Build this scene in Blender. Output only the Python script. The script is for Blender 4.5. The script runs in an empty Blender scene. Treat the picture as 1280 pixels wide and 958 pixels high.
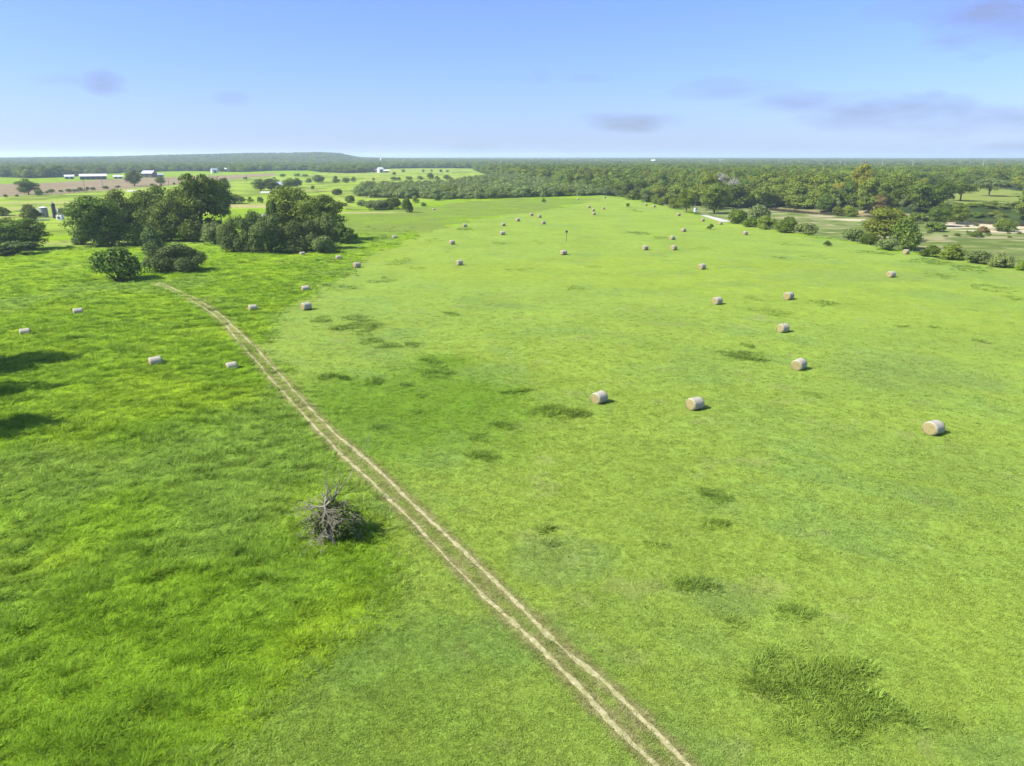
import bpy, math, random
import numpy as np
from mathutils import Vector
R = math.radians
rnd = random.Random(7)
S = bpy.context.scene
COL = S.collection

# ------------------------------------------------------------------ camera, sky, sun, exposure
CAMH = 28.0
FOC = 888.0            # focal length in photo pixels (photo 1280 wide)
HOR = 196.0            # row of the horizon
PITCH = math.atan((479 - HOR) / FOC)
cam = bpy.data.cameras.new('camera')
cam.sensor_width = 36.0
cam.lens = FOC / 1280 * 36
cam.clip_end = 40000
cam.clip_start = 0.5
camo = bpy.data.objects.new('camera', cam)
COL.objects.link(camo)
camo.location = (0, 0, CAMH)
camo.rotation_euler = (R(90) - PITCH, 0, 0)
S.camera = camo

SUN_EL, SUN_AZ = R(44), R(-106)      # azimuth of the sun from +Y, clockwise
sd = Vector((math.sin(SUN_AZ) * math.cos(SUN_EL), math.cos(SUN_AZ) * math.cos(SUN_EL), math.sin(SUN_EL)))
sun = bpy.data.lights.new('sun', 'SUN')
sun.energy = 4.6
sun.angle = R(0.55)
sun.color = (1.0, 0.955, 0.88)
suno = bpy.data.objects.new('sun', sun)
COL.objects.link(suno)
suno.rotation_euler = sd.to_track_quat('Z', 'Y').to_euler()
suno.location = (-200, 0, 300)

S.view_settings.view_transform = 'Standard'
S.view_settings.look = 'None'
S.view_settings.gamma = 1
S.view_settings.use_curve_mapping = False
S.view_settings.exposure = 1.25
S.cycles.max_bounces = 6
S.cycles.diffuse_bounces = 3
S.cycles.transmission_bounces = 3
S.cycles.transparent_max_bounces = 6
S.cycles.volume_bounces = 1
S.cycles.use_denoising = True
S.cycles.use_adaptive_sampling = True
S.cycles.adaptive_threshold = 0.02

def dir_azel(px, py):
    u, v = (px - 640) / FOC, (479 - py) / FOC
    cp, sp = math.cos(PITCH), math.sin(PITCH)
    d = Vector((u, cp + v * sp, -sp + v * cp)).normalized()
    return math.degrees(math.atan2(d.x, d.y)), math.degrees(math.asin(d.z))

world = bpy.data.worlds.new('World')
S.world = world
world.use_nodes = True
nt = world.node_tree
nt.nodes.clear()
def W(t, **k):
    n = nt.nodes.new(t)
    for a, b in k.items(): setattr(n, a, b)
    return n
def wm(op, a, b=None, c=None, clamp=False):
    n = W('ShaderNodeMath', operation=op, use_clamp=clamp)
    for i, v in enumerate((a, b, c)):
        if v is None: continue
        if isinstance(v, (int, float)): n.inputs[i].default_value = v
        else: nt.links.new(v, n.inputs[i])
    return n.outputs[0]
out = W('ShaderNodeOutputWorld')
bg = W('ShaderNodeBackground')
sky = W('ShaderNodeTexSky', sky_type='NISHITA')
sky.sun_disc = False
sky.sun_elevation = SUN_EL
sky.sun_rotation = SUN_AZ
sky.altitude = 150
sky.air_density = 1.0
sky.dust_density = 0.6
sky.ozone_density = 2.5
bg.inputs['Strength'].default_value = 0.10
tc = W('ShaderNodeTexCoord')
sep = W('ShaderNodeSeparateXYZ')
nt.links.new(tc.outputs['Generated'], sep.inputs[0])
X, Y, Z = sep.outputs
az = wm('MULTIPLY', wm('ARCTAN2', X, Y), 57.29578)
el = wm('MULTIPLY', wm('ARCSINE', Z), 57.29578)
comb = W('ShaderNodeCombineXYZ')
nt.links.new(wm('MULTIPLY', az, 0.13), comb.inputs[0])
nt.links.new(wm('MULTIPLY', el, 0.42), comb.inputs[1])
nz = W('ShaderNodeTexNoise'); nz.inputs['Scale'].default_value = 1.8; nz.inputs['Detail'].default_value = 6; nz.inputs['Roughness'].default_value = 0.55
nt.links.new(comb.outputs[0], nz.inputs['Vector'])
nzv = wm('MULTIPLY', wm('SUBTRACT', nz.outputs['Fac'], 0.5), 3.2)
CLOUDS = [(1262, 22, 88, 32, 1.0), (1190, 8, 70, 16, 0.7), (1110, 142, 95, 20, 0.85), (1215, 150, 80, 17, 0.85), (1010, 128, 75, 14, 0.7), (1168, 122, 14, 9, 0.6),
          (905, 112, 75, 12, 0.5), (790, 153, 62, 12, 0.95), (130, 105, 24, 12, 1.0), (95, 101, 50, 6, 0.4), (288, 124, 20, 8, 0.5),
          (597, 188, 42, 8, 0.7), (1262, 187, 30, 9, 0.95), (1140, 193, 35, 5, 0.5), (675, 97, 14, 10, 0.35), (735, 98, 28, 6, 0.3)]
tot = None
for (cx, cy, rx, ry, a) in CLOUDS:
    a0, e0 = dir_azel(cx, cy)
    ra, re = rx * 0.062, ry * 0.062
    q = wm('ADD', wm('POWER', wm('ABSOLUTE', wm('DIVIDE', wm('SUBTRACT', az, a0), ra)), 2.0),
           wm('POWER', wm('ABSOLUTE', wm('DIVIDE', wm('SUBTRACT', el, e0), re)), 2.0))
    m = wm('MULTIPLY', wm('SUBTRACT', wm('ADD', 1.3, nzv), q), 0.6, clamp=True)
    m = wm('MULTIPLY', m, a)
    tot = m if tot is None else wm('MAXIMUM', tot, m)
# the sky's own blue, a little less white towards the horizon
mul = W('ShaderNodeMix', data_type='RGBA', blend_type='MULTIPLY')
mul.inputs['Factor'].default_value = 1.0
rmp = W('ShaderNodeValToRGB')
rmp.color_ramp.elements[0].position = 0.0; rmp.color_ramp.elements[0].color = (0.41, 0.48, 0.80, 1)
rmp.color_ramp.elements[1].position = 0.8; rmp.color_ramp.elements[1].color = (1.0, 1.0, 1.0, 1)
re_ = rmp.color_ramp.elements.new(0.265); re_.color = (0.48, 0.56, 1.12, 1)
nt.links.new(wm('DIVIDE', el, 40.0, clamp=True), rmp.inputs[0])
nt.links.new(sky.outputs[0], mul.inputs['A'])
nt.links.new(rmp.outputs[0], mul.inputs['B'])
cl = W('ShaderNodeMix', data_type='RGBA')
nt.links.new(wm('MULTIPLY', tot, 0.72), cl.inputs['Factor'])
nt.links.new(mul.outputs['Result'], cl.inputs['A'])
cl.inputs['B'].default_value = (1.3, 1.52, 2.05, 1)
nt.links.new(cl.outputs['Result'], bg.inputs['Color'])
nt.links.new(bg.outputs[0], out.inputs[0])

# ------------------------------------------------------------------ numeric helpers
def ss(a, b, x):
    t = np.clip((np.asarray(x, float) - a) / (b - a), 0, 1)
    return t * t * (3 - 2 * t)
def hash2(ix, iy, s):
    n = (ix.astype(np.int64) * 374761393 + iy.astype(np.int64) * 668265263 + s * 974634777) & 0xffffffff
    n = ((n ^ (n >> 13)) * 1274126177) & 0xffffffff
    n = ((n ^ (n >> 16)) * 2246822519) & 0xffffffff
    return ((n ^ (n >> 15)) & 0xffffff) / float(0xffffff)
def vnoise(x, y, s=0):
    x = np.asarray(x, float); y = np.asarray(y, float)
    ix, iy = np.floor(x), np.floor(y)
    fx, fy = x - ix, y - iy
    fx, fy = fx * fx * (3 - 2 * fx), fy * fy * (3 - 2 * fy)
    a, b = hash2(ix, iy, s), hash2(ix + 1, iy, s)
    c, d = hash2(ix, iy + 1, s), hash2(ix + 1, iy + 1, s)
    return (a * (1 - fx) + b * fx) * (1 - fy) + (c * (1 - fx) + d * fx) * fy
def fbm(x, y, s=0, o=4):
    v, a, t = 0, 1.0, 0
    for i in range(o):
        v = v + a * vnoise(x * 2 ** i + 17.3 * i, y * 2 ** i - 9.1 * i, s + i); t += a; a *= 0.5
    return v / t            # 0..1
CP, SP = math.cos(PITCH), math.sin(PITCH)
def ground0(px, py):
    u, v = (px - 640) / FOC, (479 - py) / FOC
    dz = -SP + v * CP
    t = CAMH / -dz
    return (u * t, (CP + v * SP) * t)
def proj(x, y, z=0.0):
    x = np.asarray(x, float); y = np.asarray(y, float)
    zc = y * CP + (CAMH - z) * SP
    yc = y * SP - (CAMH - z) * CP
    zz = np.where(zc > 0.5, zc, 0.5)
    px = 640 + FOC * x / zz
    py = 479 - FOC * yc / zz
    bad = zc <= 0.5
    return np.where(bad, -9999., px), np.where(bad, 99999., py)
def poly_w(pts): return np.array([ground0(*p) for p in pts])
def inside(poly, x, y):
    r = np.zeros(np.shape(x), bool)
    n = len(poly)
    for i in range(n):
        x1, y1 = poly[i]; x2, y2 = poly[(i + 1) % n]
        c = ((y1 > y) != (y2 > y)) & (x < (x2 - x1) * (y - y1) / ((y2 - y1) if y2 != y1 else 1e-9) + x1)
        r ^= c
    return r
def sdist(line, x, y):
    """signed distance to a polyline, positive on its right-hand side"""
    best = np.full(np.shape(x), 1e12); sg = np.ones(np.shape(x))
    for i in range(len(line) - 1):
        ax, ay = line[i]; bx, by = line[i + 1]
        dx, dy = bx - ax, by - ay
        t = np.clip(((x - ax) * dx + (y - ay) * dy) / (dx * dx + dy * dy), 0, 1)
        ex, ey = x - (ax + t * dx), y - (ay + t * dy)
        d = ex * ex + ey * ey
        c = np.where(dx * (y - ay) - dy * (x - ax) < 0, 1.0, -1.0)
        m = d < best
        best = np.where(m, d, best); sg = np.where(m, c, sg)
    return np.sqrt(best) * sg

# ------------------------------------------------------------------ the lie of the land
# edge of the upper field, walked from the near right to the far left (the valley is on its right)
EDGE = np.array([ground0(*p) for p in [(2900, 560), (1900, 415), (1500, 370), (1280, 336), (1150, 317), (1060, 302), (1000, 292), (940, 284), (900, 276), (860, 266), (820, 256), (785, 248), (757, 244.5), (700, 239), (600, 232)]])
RIVER = np.array([ground0(*p) for p in [(3200, 330), (1700, 285), (1400, 272), (1240, 265), (1170, 261), (1100, 258.5), (1040, 256), (980, 252), (850, 243), (700, 235), (600, 229)]])
def smooth_line(L, k=2):
    for _ in range(k):
        q = [L[0]]
        for i in range(len(L) - 1):
            q += [0.75 * L[i] + 0.25 * L[i + 1], 0.25 * L[i] + 0.75 * L[i + 1]]
        L = np.array(q + [L[-1]])
    return L
EDGE = smooth_line(EDGE, 1); RIVER = smooth_line(RIVER, 1)
DROP = 5.5
RIDGE_PX = [-900, -300, 0, 150, 200, 300, 350, 400, 425, 450, 500, 640, 1280, 2200]
RIDGE_H = [4, 6, 8, 17, 23, 33, 35, 41, 34, 10, 5, 2, 0, 0]
def hgt(x, y):
    x = np.asarray(x, float); y = np.asarray(y, float)
    a = np.degrees(np.arctan2(x, np.maximum(y, 1)))
    fade = ss(1.5, 6.0, a) * (y > 0)
    z = np.zeros(np.shape(x))
    near = (np.hypot(x, y) < 4000)
    se = np.where(near, sdist(EDGE, x, y) + (vnoise(x / 18, y / 18, 5) - .5) * 5, 500)
    sr = np.where(near, sdist(RIVER, x, y) + (vnoise(x / 25, y / 25, 6) - .5) * 9, 500)
    z = z - DROP * ss(0, 26, se) * fade
    z = z + DROP * ss(16, 38, sr) * fade * ss(0, 26, se)
    z = z - 1.8 * (1 - ss(9, 16, np.abs(sr))) * fade * ss(0, 30, se)
    # soft swells, a shallow swale left of centre, far ridges
    z = z + (fbm(x / 170, y / 170, 11, 3) - .5) * 2.2 * ss(60, 500, np.hypot(x, y))
    r = np.hypot(x, y)
    pxs = 640 + FOC / CP * np.tan(np.radians(np.clip(a, -75, 75)))
    ridge = np.interp(pxs, RIDGE_PX, RIDGE_H)
    z = z + ridge * ss(2500, 4300, r) * (0.86 + 0.2 * fbm(x / 420, y / 420, 21, 3)) * (y > 0) * (1 - 0.7 * ss(5200, 8000, r))
    z = z + 9 * (fbm(x / 1500, y / 1500, 31, 2) - .45) * ss(3000, 7000, r)
    return z
def h1(x, y): return float(hgt(np.array([x]), np.array([y]))[0])
def at(px, py, z=None):
    """the point of the ground seen at a pixel of the photo"""
    u, v = (px - 640) / FOC, (479 - py) / FOC
    dx, dy, dz = u, CP + v * SP, -SP + v * CP
    h = 0.0
    for _ in range(30):
        t = (CAMH - h) / -dz
        h = 0.5 * h + 0.5 * h1(dx * t, dy * t)
    t = (CAMH - h) / -dz
    return Vector((dx * t, dy * t, h1(dx * t, dy * t)))
def mpp(p):
    """metres per photo pixel at a point"""
    return (p.y * CP + (CAMH - p.z) * SP) / FOC

LRUT = [(192, 354), (223, 367), (261, 388), (285, 409), (299, 428), (330, 463), (356, 493), (382, 521), (413, 555), (448, 588), (484, 621), (529, 666), (577, 716), (622, 761), (656, 793), (690, 825), (725, 861), (757, 896), (790, 926), (823, 960), (870, 1010), (960, 1110)]
RRUT = [(198, 353), (224, 363.5), (251, 376), (276, 393), (297, 413), (321, 436), (348, 466), (367, 488), (390, 513), (419, 544), (440, 560), (470, 585), (503, 618), (540, 652), (577, 687), (611, 721), (652, 760), (690, 798), (728, 829), (765, 862), (792, 890), (818, 915), (861, 958), (915, 1010), (1005, 1100)]
LR = smooth_line(np.array([ground0(*p) for p in LRUT]), 2)
RR = smooth_line(np.array([ground0(*p) for p in RRUT]), 2)

MOWN = poly_w([(757, 246), (700, 259), (650, 268), (600, 276), (540, 289), (500, 303), (462, 322), (428, 345), (392, 366), (340, 398), (322, 436), (350, 470), (396, 518), (380, 540), (410, 575), (440, 600), (480, 650), (500, 700), (470, 760), (430, 805), (330, 862), (265, 912), (205, 965), (60, 1150), (3000, 1150), (3000, 575), (1900, 420), (1500, 373), (1280, 338), (1000, 293), (820, 256.5)])
BROWN = poly_w([(-700, 262), (-100, 251), (0, 246), (50, 243), (120, 238), (200, 232), (300, 224), (346, 220), (342, 216.8), (260, 219.5), (200, 222), (160, 224), (100, 226.5), (62, 229), (0, 231), (-100, 233), (-700, 243)])
OLIVE = poly_w([(430, 290), (500, 300), (560, 283), (640, 268), (700, 259), (757, 247), (600, 250), (520, 262), (440, 268), (400, 280)])
BRIGHT = poly_w([(-700, 320), (0, 290), (110, 290), (200, 275), (300, 262), (440, 262), (600, 246), (600, 210), (480, 210), (340, 221), (200, 232), (0, 246), (-700, 266)])
PASTURE = poly_w([(1150, 240), (1175, 236), (1256, 235), (1280, 241), (1266, 253), (1200, 257), (1170, 254)])
CLEAR = poly_w([(1145, 241), (1175, 235), (1262, 234), (1290, 241), (1290, 275), (1165, 272)])
WOODS = poly_w([(712, 238.5), (800, 243), (850, 247), (900, 250), (975, 249.5), (1010, 252), (1100, 256), (1160, 258.2), (1200, 262), (1290, 267), (1700, 290), (3600, 345), (4200, 198.6), (-1200, 198.6), (-900, 226), (0, 221.5), (40, 223.5), (95, 221), (130, 218), (160, 215.5), (230, 214), (300, 215.5), (345, 214), (385, 213.5), (400, 216), (440, 217), (470, 215.5), (482, 211), (520, 210.6), (590, 211), (600, 216), (640, 224), (690, 231)])
SCRUB = poly_w([(450, 246), (447, 238), (475, 236), (560, 234), (598, 226), (640, 222), (700, 230), (740, 236), (775, 243), (757, 244), (700, 246.0), (600, 248.6), (530, 249.5), (455, 247.8)])

def cmix(c, d, m):
    m = np.asarray(m)[..., None]
    return c * (1 - m) + np.array(d) * m
def zone(poly, x, y, warp=6.0, s=40):
    wx = x + (fbm(x / warp / 2, y / warp / 2, s, 3) - .5) * warp * 2
    wy = y + (fbm(x / warp / 2, y / warp / 2, s + 9, 3) - .5) * warp * 2
    f = ss(130, 350, np.hypot(x, y)) * 26
    wx = wx + (fbm(x / 14, y / 14, s + 3, 3) - .5) * f; wy = wy + (fbm(x / 14, y / 14, s + 5, 3) - .5) * f * 1.6
    return inside(poly, wx, wy).astype(float)
def rough_mask(x, y):
    """1 where the grass is tall and unmown"""
    return 1 - zone(MOWN, x, y, 2.5, 60)
# clumps of taller weeds standing in the mown field: (px, py, half width, half height, strength)
WEEDS = [(1022, 868, 74, 46, 1.0), (968, 822, 22, 10, .6), (1070, 835, 22, 12, .7), (1060, 905, 28, 12, .6), (1150, 905, 38, 10, .4), (1205, 935, 30, 10, .35),
         (988, 765, 28, 10, .9), (862, 732, 28, 8, 1), (915, 778, 10, 5, .7), (893, 622, 14, 7, 1), (894, 655, 14, 6, .9), (1006, 698, 20, 8, .5), (818, 684, 14, 4, .5), (687, 681, 11, 5, .6), (676, 660, 11, 5, .6),
         (692, 516, 30, 8, 1), (726, 517, 12, 4, .9), (605, 572, 18, 6, .9), (597, 547, 14, 6, .7), (626, 533, 11, 5, .9), (643, 490, 14, 5, 1), (545, 468, 24, 8, .7), (471, 478, 13, 5, 1), (410, 472, 8, 4, 1), (429, 474, 7, 4, 1), (485, 462, 9, 4, .7), (540, 453, 8, 3, .9), (535, 448, 7, 3, .6), (513, 432, 11, 4, 1), (486, 432, 11, 3, .9), (462, 427, 12, 5, .9), (450, 418, 10, 4, .7), (450, 405, 18, 6, .8), (470, 409, 9, 4, .7), (419, 412, 8, 3, .8), (403, 400, 10, 4, .8), (561, 393, 10, 3, .9), (473, 534, 9, 4, .7), (525, 516, 7, 3, .6), (526, 497, 8, 3, .6), (510, 483, 8, 3, .6), (445, 397, 16, 4, .8), (392, 345, 14, 4, .7), (430, 360, 20, 4, .6), (480, 350, 16, 3, .6), (520, 335, 12, 3, .5),
         (927, 445, 24, 7, 1), (934, 432, 6, 3, .8), (1024, 380, 18, 4, .9), (958, 389, 30, 6, .5), (941, 373, 8, 3, .6), (1018, 492, 10, 4, .4), (650, 336, 14, 3, .6), (625, 305, 10, 2, .6), (672, 303, 10, 2, .5), (530, 348, 8, 2, .6), (720, 360, 10, 3, .5),
         (1245, 360, 26, 6, .6), (1264, 371, 16, 4, .6), (1225, 427, 10, 3, .7), (1180, 345, 22, 4, .6), (1215, 336, 24, 4, .8), (1160, 326, 30, 4, .8), (1090, 316, 20, 3, .7), (1025, 322, 14, 3, .5), (800, 291, 12, 2, .7), (825, 298, 10, 2, .7), (875, 310, 10, 2, .7), (795, 264, 10, 2, .6), (857, 262, 14, 2, .6), (985, 305, 14, 3, .7), (1030, 297, 20, 3, .5),
         (742, 334, 8, 2, .5), (900, 335, 8, 2, .4), (975, 322, 14, 2, .5), (1128, 408, 8, 2, .5), (1170, 409, 9, 2, .6), (1160, 442, 8, 2, .4), (500, 328, 20, 4, .6), (470, 300, 18, 3, .6), (540, 300, 14, 3, .5), (583, 287, 10, 2, .8), (560, 313, 10, 2, .5), (748, 270, 6, 1.5, .5)]
WEEDW = []
for (px, py, rx, ry, a) in WEEDS:
    p = ground0(px, py); pr = ground0(px + rx, py); pt = ground0(px, py - ry); pb = ground0(px, py + ry)
    WEEDW.append((p[0], (pt[1] + pb[1]) / 2, abs(pr[0] - p[0]), abs(pt[1] - pb[1]) / 2, a))
def weed_mask(x, y):
    m = np.zeros(np.shape(x))
    n = (fbm(x / 1.3, y / 1.3, 77, 4) - .5) * 1.9
    nf = (fbm(x / 5, y / 5, 79, 3) - .5) * 1.7
    far = ss(80, 160, np.hypot(x, y))
    n = n * (1 - far) + nf * far
    for (cx, cy, rx, ry, a) in WEEDW:
        rx, ry = rx * 1.15, ry * 1.1
        near = (np.abs(x - cx) < 1.7 * rx) & (np.abs(y - cy) < 1.7 * ry)
        if not near.any(): continue
        q = np.sqrt(((x - cx) / rx) ** 2 + ((y - cy) / ry) ** 2) - n
        m = np.where(near, np.maximum(m, a * (1 - ss(0.35, 1.25, q))), m)
    return m
def track_dist(x, y):
    d = np.full(np.shape(x), 99.0)
    r = np.hypot(x, y)
    k = (r < 220) & (r > 15)
    if k.any():
        xx, yy = np.asarray(x)[k], np.asarray(y)[k]
        d[k] = np.minimum(np.abs(sdist(LR[::3], xx, yy)), np.abs(sdist(RR[::3], xx, yy)))
    return d
def micro(x, y):
    """hummocks of the sward"""
    rm = rough_mask(x, y)
    wx = x + (fbm(x / 4, y / 4, 81, 2) - .5) * 3; wy = y + (fbm(x / 4, y / 4, 83, 2) - .5) * 3
    big = np.abs(fbm((wx * .8 + wy * .35) / 2.0, (wy * .8 - wx * .35) / 1.3, 85, 3) - .5) * 2
    td = ss(0.3, 1.6, track_dist(x, y))
    fine = fbm(x / .55, y / .4, 87, 2) - .5
    amp = (1 - ss(150, 420, np.hypot(x, y)))
    return ((big - .3) * 0.32 * rm * td + fine * (0.05 + .08 * rm) * td + weed_mask(x, y) * .10) * amp
def gcol(x, y):
    """the colour the ground cover has by itself"""
    r = np.hypot(x, y)
    px, py = proj(x, y)
    n1 = fbm(x / 45, y / 45, 101, 4); n2 = fbm(x / 9, y / 9, 103, 4); n3 = fbm(x / 160, y / 160, 105, 3)
    streak = fbm((x * .55 + y * .83) / 3.0, (y * .55 - x * .83) / 40, 107, 3)
    c = np.zeros(np.shape(x) + (3,)) + np.array((0.200, 0.282, 0.046))          # mown hay meadow
    c = cmix(c, (0.210, 0.290, 0.040), ss(.42, .7, n1))
    c = cmix(c, (0.160, 0.245, 0.052), ss(.5, .78, n2) * .6)
    c = cmix(c, (0.225, 0.305, 0.042), ss(.5, .7, streak) * .5)
    c = cmix(c, (0.25, 0.25, 0.10), ss(.66, .80, fbm(x / 3.5, y / 3.5, 161, 4)) * .25)
    # darker swale beside the track
    p0 = ground0(515, 505)
    q = ((x - p0[0]) / 17) ** 2 + ((y - p0[1]) / 22) ** 2 + (n2 - .5) * 1.6
    c = cmix(c, (0.110, 0.205, 0.016), (1 - ss(.2, 1.3, q)) * .8)
    for (sx, sy, a, b) in [(1130, 460, 9, 12), (700, 700, 3, 3), (913, 752, 2.2, 2.2), (620, 383, 9, 4), (1060, 345, 22, 10)]:
        p1 = ground0(sx, sy); q = ((x - p1[0]) / a) ** 2 + ((y - p1[1]) / b) ** 2 + (n2 - .5) * 1.5
        c = cmix(c, (0.150, 0.215, 0.060), (1 - ss(.1, 1.5, q + (n2 - .5) * 2)) * .4)
    wl = (sdist(LR[::3], x, y) * -1 if False else sdist(LR[::3], x, y))
    wl = ss(1, 9, wl + (n2 - .5) * 8) * ss(.45, .8, n2 * .3 + .6) * (r < 75)
    c = cmix(c, (0.130, 0.215, 0.020), wl * .4)
    rm = rough_mask(x + (hash2(np.floor(x * 9), np.floor(y * 9), 3) - .5) * 3.2, y + (hash2(np.floor(x * 9), np.floor(y * 9), 4) - .5) * 3.2)
    rc = cmix(np.zeros(np.shape(x) + (3,)) + np.array((0.172, 0.280, 0.016)), (0.220, 0.320, 0.018), ss(.4, .7, n2))
    rc = cmix(rc, (0.125, 0.210, 0.014), ss(.5, .75, fbm(x / 3.2, y / 2.2, 111, 3)) * .7)
    rc = cmix(rc, (0.18, 0.265, 0.045), ss(.5, .75, fbm(x / 20, y / 20, 113, 3)) * .6)
    c = c * (1 - rm[..., None]) + rc * rm[..., None]
    c = cmix(c, (0.090, 0.150, 0.014), weed_mask(x, y) * (.5 - .22 * ss(70, 180, r)))
    # far fields
    c = cmix(c, (0.150, 0.205, 0.038), zone(OLIVE, x, y, 10, 62) * (.55 + .4 * (n2 > .5)))
    b = zone(BRIGHT, x, y, 10, 64)
    bc = cmix(np.zeros(np.shape(x) + (3,)) + np.array((0.235, 0.320, 0.040)), (0.15, 0.21, 0.030), ss(.5, .68, fbm(x / 30, y / 45, 115, 4)))
    bc = cmix(bc, (0.30, 0.27, 0.11), ss(.55, .72, fbm(x / 60, y / 26, 117, 3)) * ss(-999, 0, 1) * .6)
    bc = cmix(bc, (0.075, 0.11, 0.02), ss(.64, .72, fbm(x / 12, y / 14, 119, 3)) * .7)
    c = c * (1 - b[..., None]) + bc * b[..., None]
    for (sx, sy, a, bb, k) in [(318, 259, 44, 10, .9), (450, 266, 26, 6, .7), (50, 254, 60, 18, .5), (88, 303, 22, 8, .35), (130, 231, 60, 8, 0)]:
        p1 = ground0(sx, sy); q = ((x - p1[0]) / a) ** 2 + ((y - p1[1]) / bb) ** 2 + (n2 - .5) * 1.2
        c = cmix(c, (0.34, 0.29, 0.15), (1 - ss(.3, 1.2, q)) * k)
    bz = zone(BROWN, x, y, 3, 66)
    brc = cmix(np.zeros(np.shape(x) + (3,)) + np.array((0.245, 0.190, 0.120)), (0.20, 0.165, 0.095), ss(.4, .7, fbm(x / 8, y / 60, 121, 3)))
    c = c * (1 - bz[..., None]) + brc * bz[..., None]
    # valley floor, sand bars and banks
    near = (r < 3000)
    se = np.where(near, sdist(EDGE, x, y), -500); sr = np.where(near, sdist(RIVER, x, y), 500)
    a = np.degrees(np.arctan2(x, np.maximum(y, 1)))
    val = ss(2, 14, se + (n2 - .5) * 8) * (sr < 40) * ss(1.5, 6, a)
    vc = cmix(np.zeros(np.shape(x) + (3,)) + np.array((0.150, 0.190, 0.050)), (0.27, 0.255, 0.13), ss(.45, .65, fbm(x / 20, y / 7, 131, 4)))
    vc = cmix(vc, (0.085, 0.125, 0.026), ss(.50, .62, fbm(x / 9, y / 6, 133, 4)) * .8)
    sand = ss(.38, .54, fbm(x / 26, y / 10, 135, 3)) * ss(.0, .3, 1 - np.abs(sr + 34) / 30) * ss(1150, 1190, px)
    sand = np.maximum(sand, ss(.46, .56, fbm(x / 30, y / 8, 137, 3)) * ss(.0, .3, 1 - np.abs(sr + 34) / 14) * ss(1010, 1040, px) * (1 - ss(1090, 1100, px)) * .75)
    vc = cmix(vc, (0.50, 0.43, 0.30), sand * .9)
    vc = cmix(vc, (0.20, 0.16, 0.09), (1 - ss(13, 18, np.abs(sr))) * .7)
    vc = cmix(vc, (0.40, 0.29, 0.17), ss(14, 20, sr) * (1 - ss(32, 40, sr)) * ss(.5, .6, fbm(x / 14, y / 14, 139, 3)) * .9)
    c = c * (1 - val[..., None]) + vc * val[..., None]
    # woods floor and the hazy far country
    pz = zone(PASTURE, x, y, 5, 70)
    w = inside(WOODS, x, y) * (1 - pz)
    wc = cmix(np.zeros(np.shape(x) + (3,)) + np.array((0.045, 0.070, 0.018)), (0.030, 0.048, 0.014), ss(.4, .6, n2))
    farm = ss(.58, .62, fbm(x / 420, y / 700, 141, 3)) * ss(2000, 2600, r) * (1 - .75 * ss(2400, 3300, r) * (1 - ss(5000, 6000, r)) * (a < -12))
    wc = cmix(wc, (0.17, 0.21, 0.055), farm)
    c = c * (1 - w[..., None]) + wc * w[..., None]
    c = cmix(c, (0.19, 0.23, 0.055), pz)
    far = (r > 9500) | (y < -300)
    c = cmix(c, (0.05, 0.075, 0.025), far * 1.0)
    # strip between and beside the ruts
    td = track_dist(x, y)
    c = cmix(c, (0.175, 0.205, 0.050), (1 - ss(.35, 1.1, td)) * .75 * (r < 160))
    c = cmix(c, (0.24, 0.225, 0.095), (1 - ss(.1, .75, td + (fbm(x / .9, y / .9, 151, 3) - .5) * .9)) * .8 * (r < 200))
    g_ = c[..., 1] > c[..., 0] * 1.25
    c = c * np.where(g_[..., None], np.array((.995, 1.0, 1.08)), 1.0)
    return np.clip(c * (.81 + .04 * ss(90, 330, r))[..., None], .004, .8)

# ------------------------------------------------------------------ materials
def mat(name):
    m = bpy.data.materials.new(name); m.use_nodes = True
    m.node_tree.nodes.clear()
    return m, m.node_tree
def N(t, ty, **k):
    n = t.nodes.new(ty)
    for a, b in k.items(): setattr(n, a, b)
    return n
def L(t, a, b): t.links.new(a, b)
def simple(name, col, rough=.7, noise=.25, scale=3.0, metallic=0, bump=0.0, stretch=(1, 1, 1), col2=None):
    m, t = mat(name)
    o = N(t, 'ShaderNodeOutputMaterial'); b = N(t, 'ShaderNodeBsdfPrincipled')
    b.inputs['Roughness'].default_value = rough; b.inputs['Metallic'].default_value = metallic
    tcn = N(t, 'ShaderNodeTexCoord'); mp = N(t, 'ShaderNodeMapping'); mp.inputs['Scale'].default_value = stretch
    L(t, tcn.outputs['Object'], mp.inputs[0])
    n = N(t, 'ShaderNodeTexNoise'); n.inputs['Scale'].default_value = scale; n.inputs['Detail'].default_value = 5
    L(t, mp.outputs[0], n.inputs['Vector'])
    r = N(t, 'ShaderNodeValToRGB')
    c2 = col2 or tuple(v * (1 - noise) for v in col)
    r.color_ramp.elements[0].color = (*c2, 1); r.color_ramp.elements[0].position = .35
    r.color_ramp.elements[1].color = (*col, 1); r.color_ramp.elements[1].position = .65
    L(t, n.outputs['Fac'], r.inputs[0]); L(t, r.outputs[0], b.inputs['Base Color'])
    if bump:
        bm = N(t, 'ShaderNodeBump'); bm.inputs['Strength'].default_value = bump
        L(t, n.outputs['Fac'], bm.inputs['Height']); L(t, bm.outputs[0], b.inputs['Normal'])
    L(t, b.outputs[0], o.inputs[0])
    return m
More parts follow.
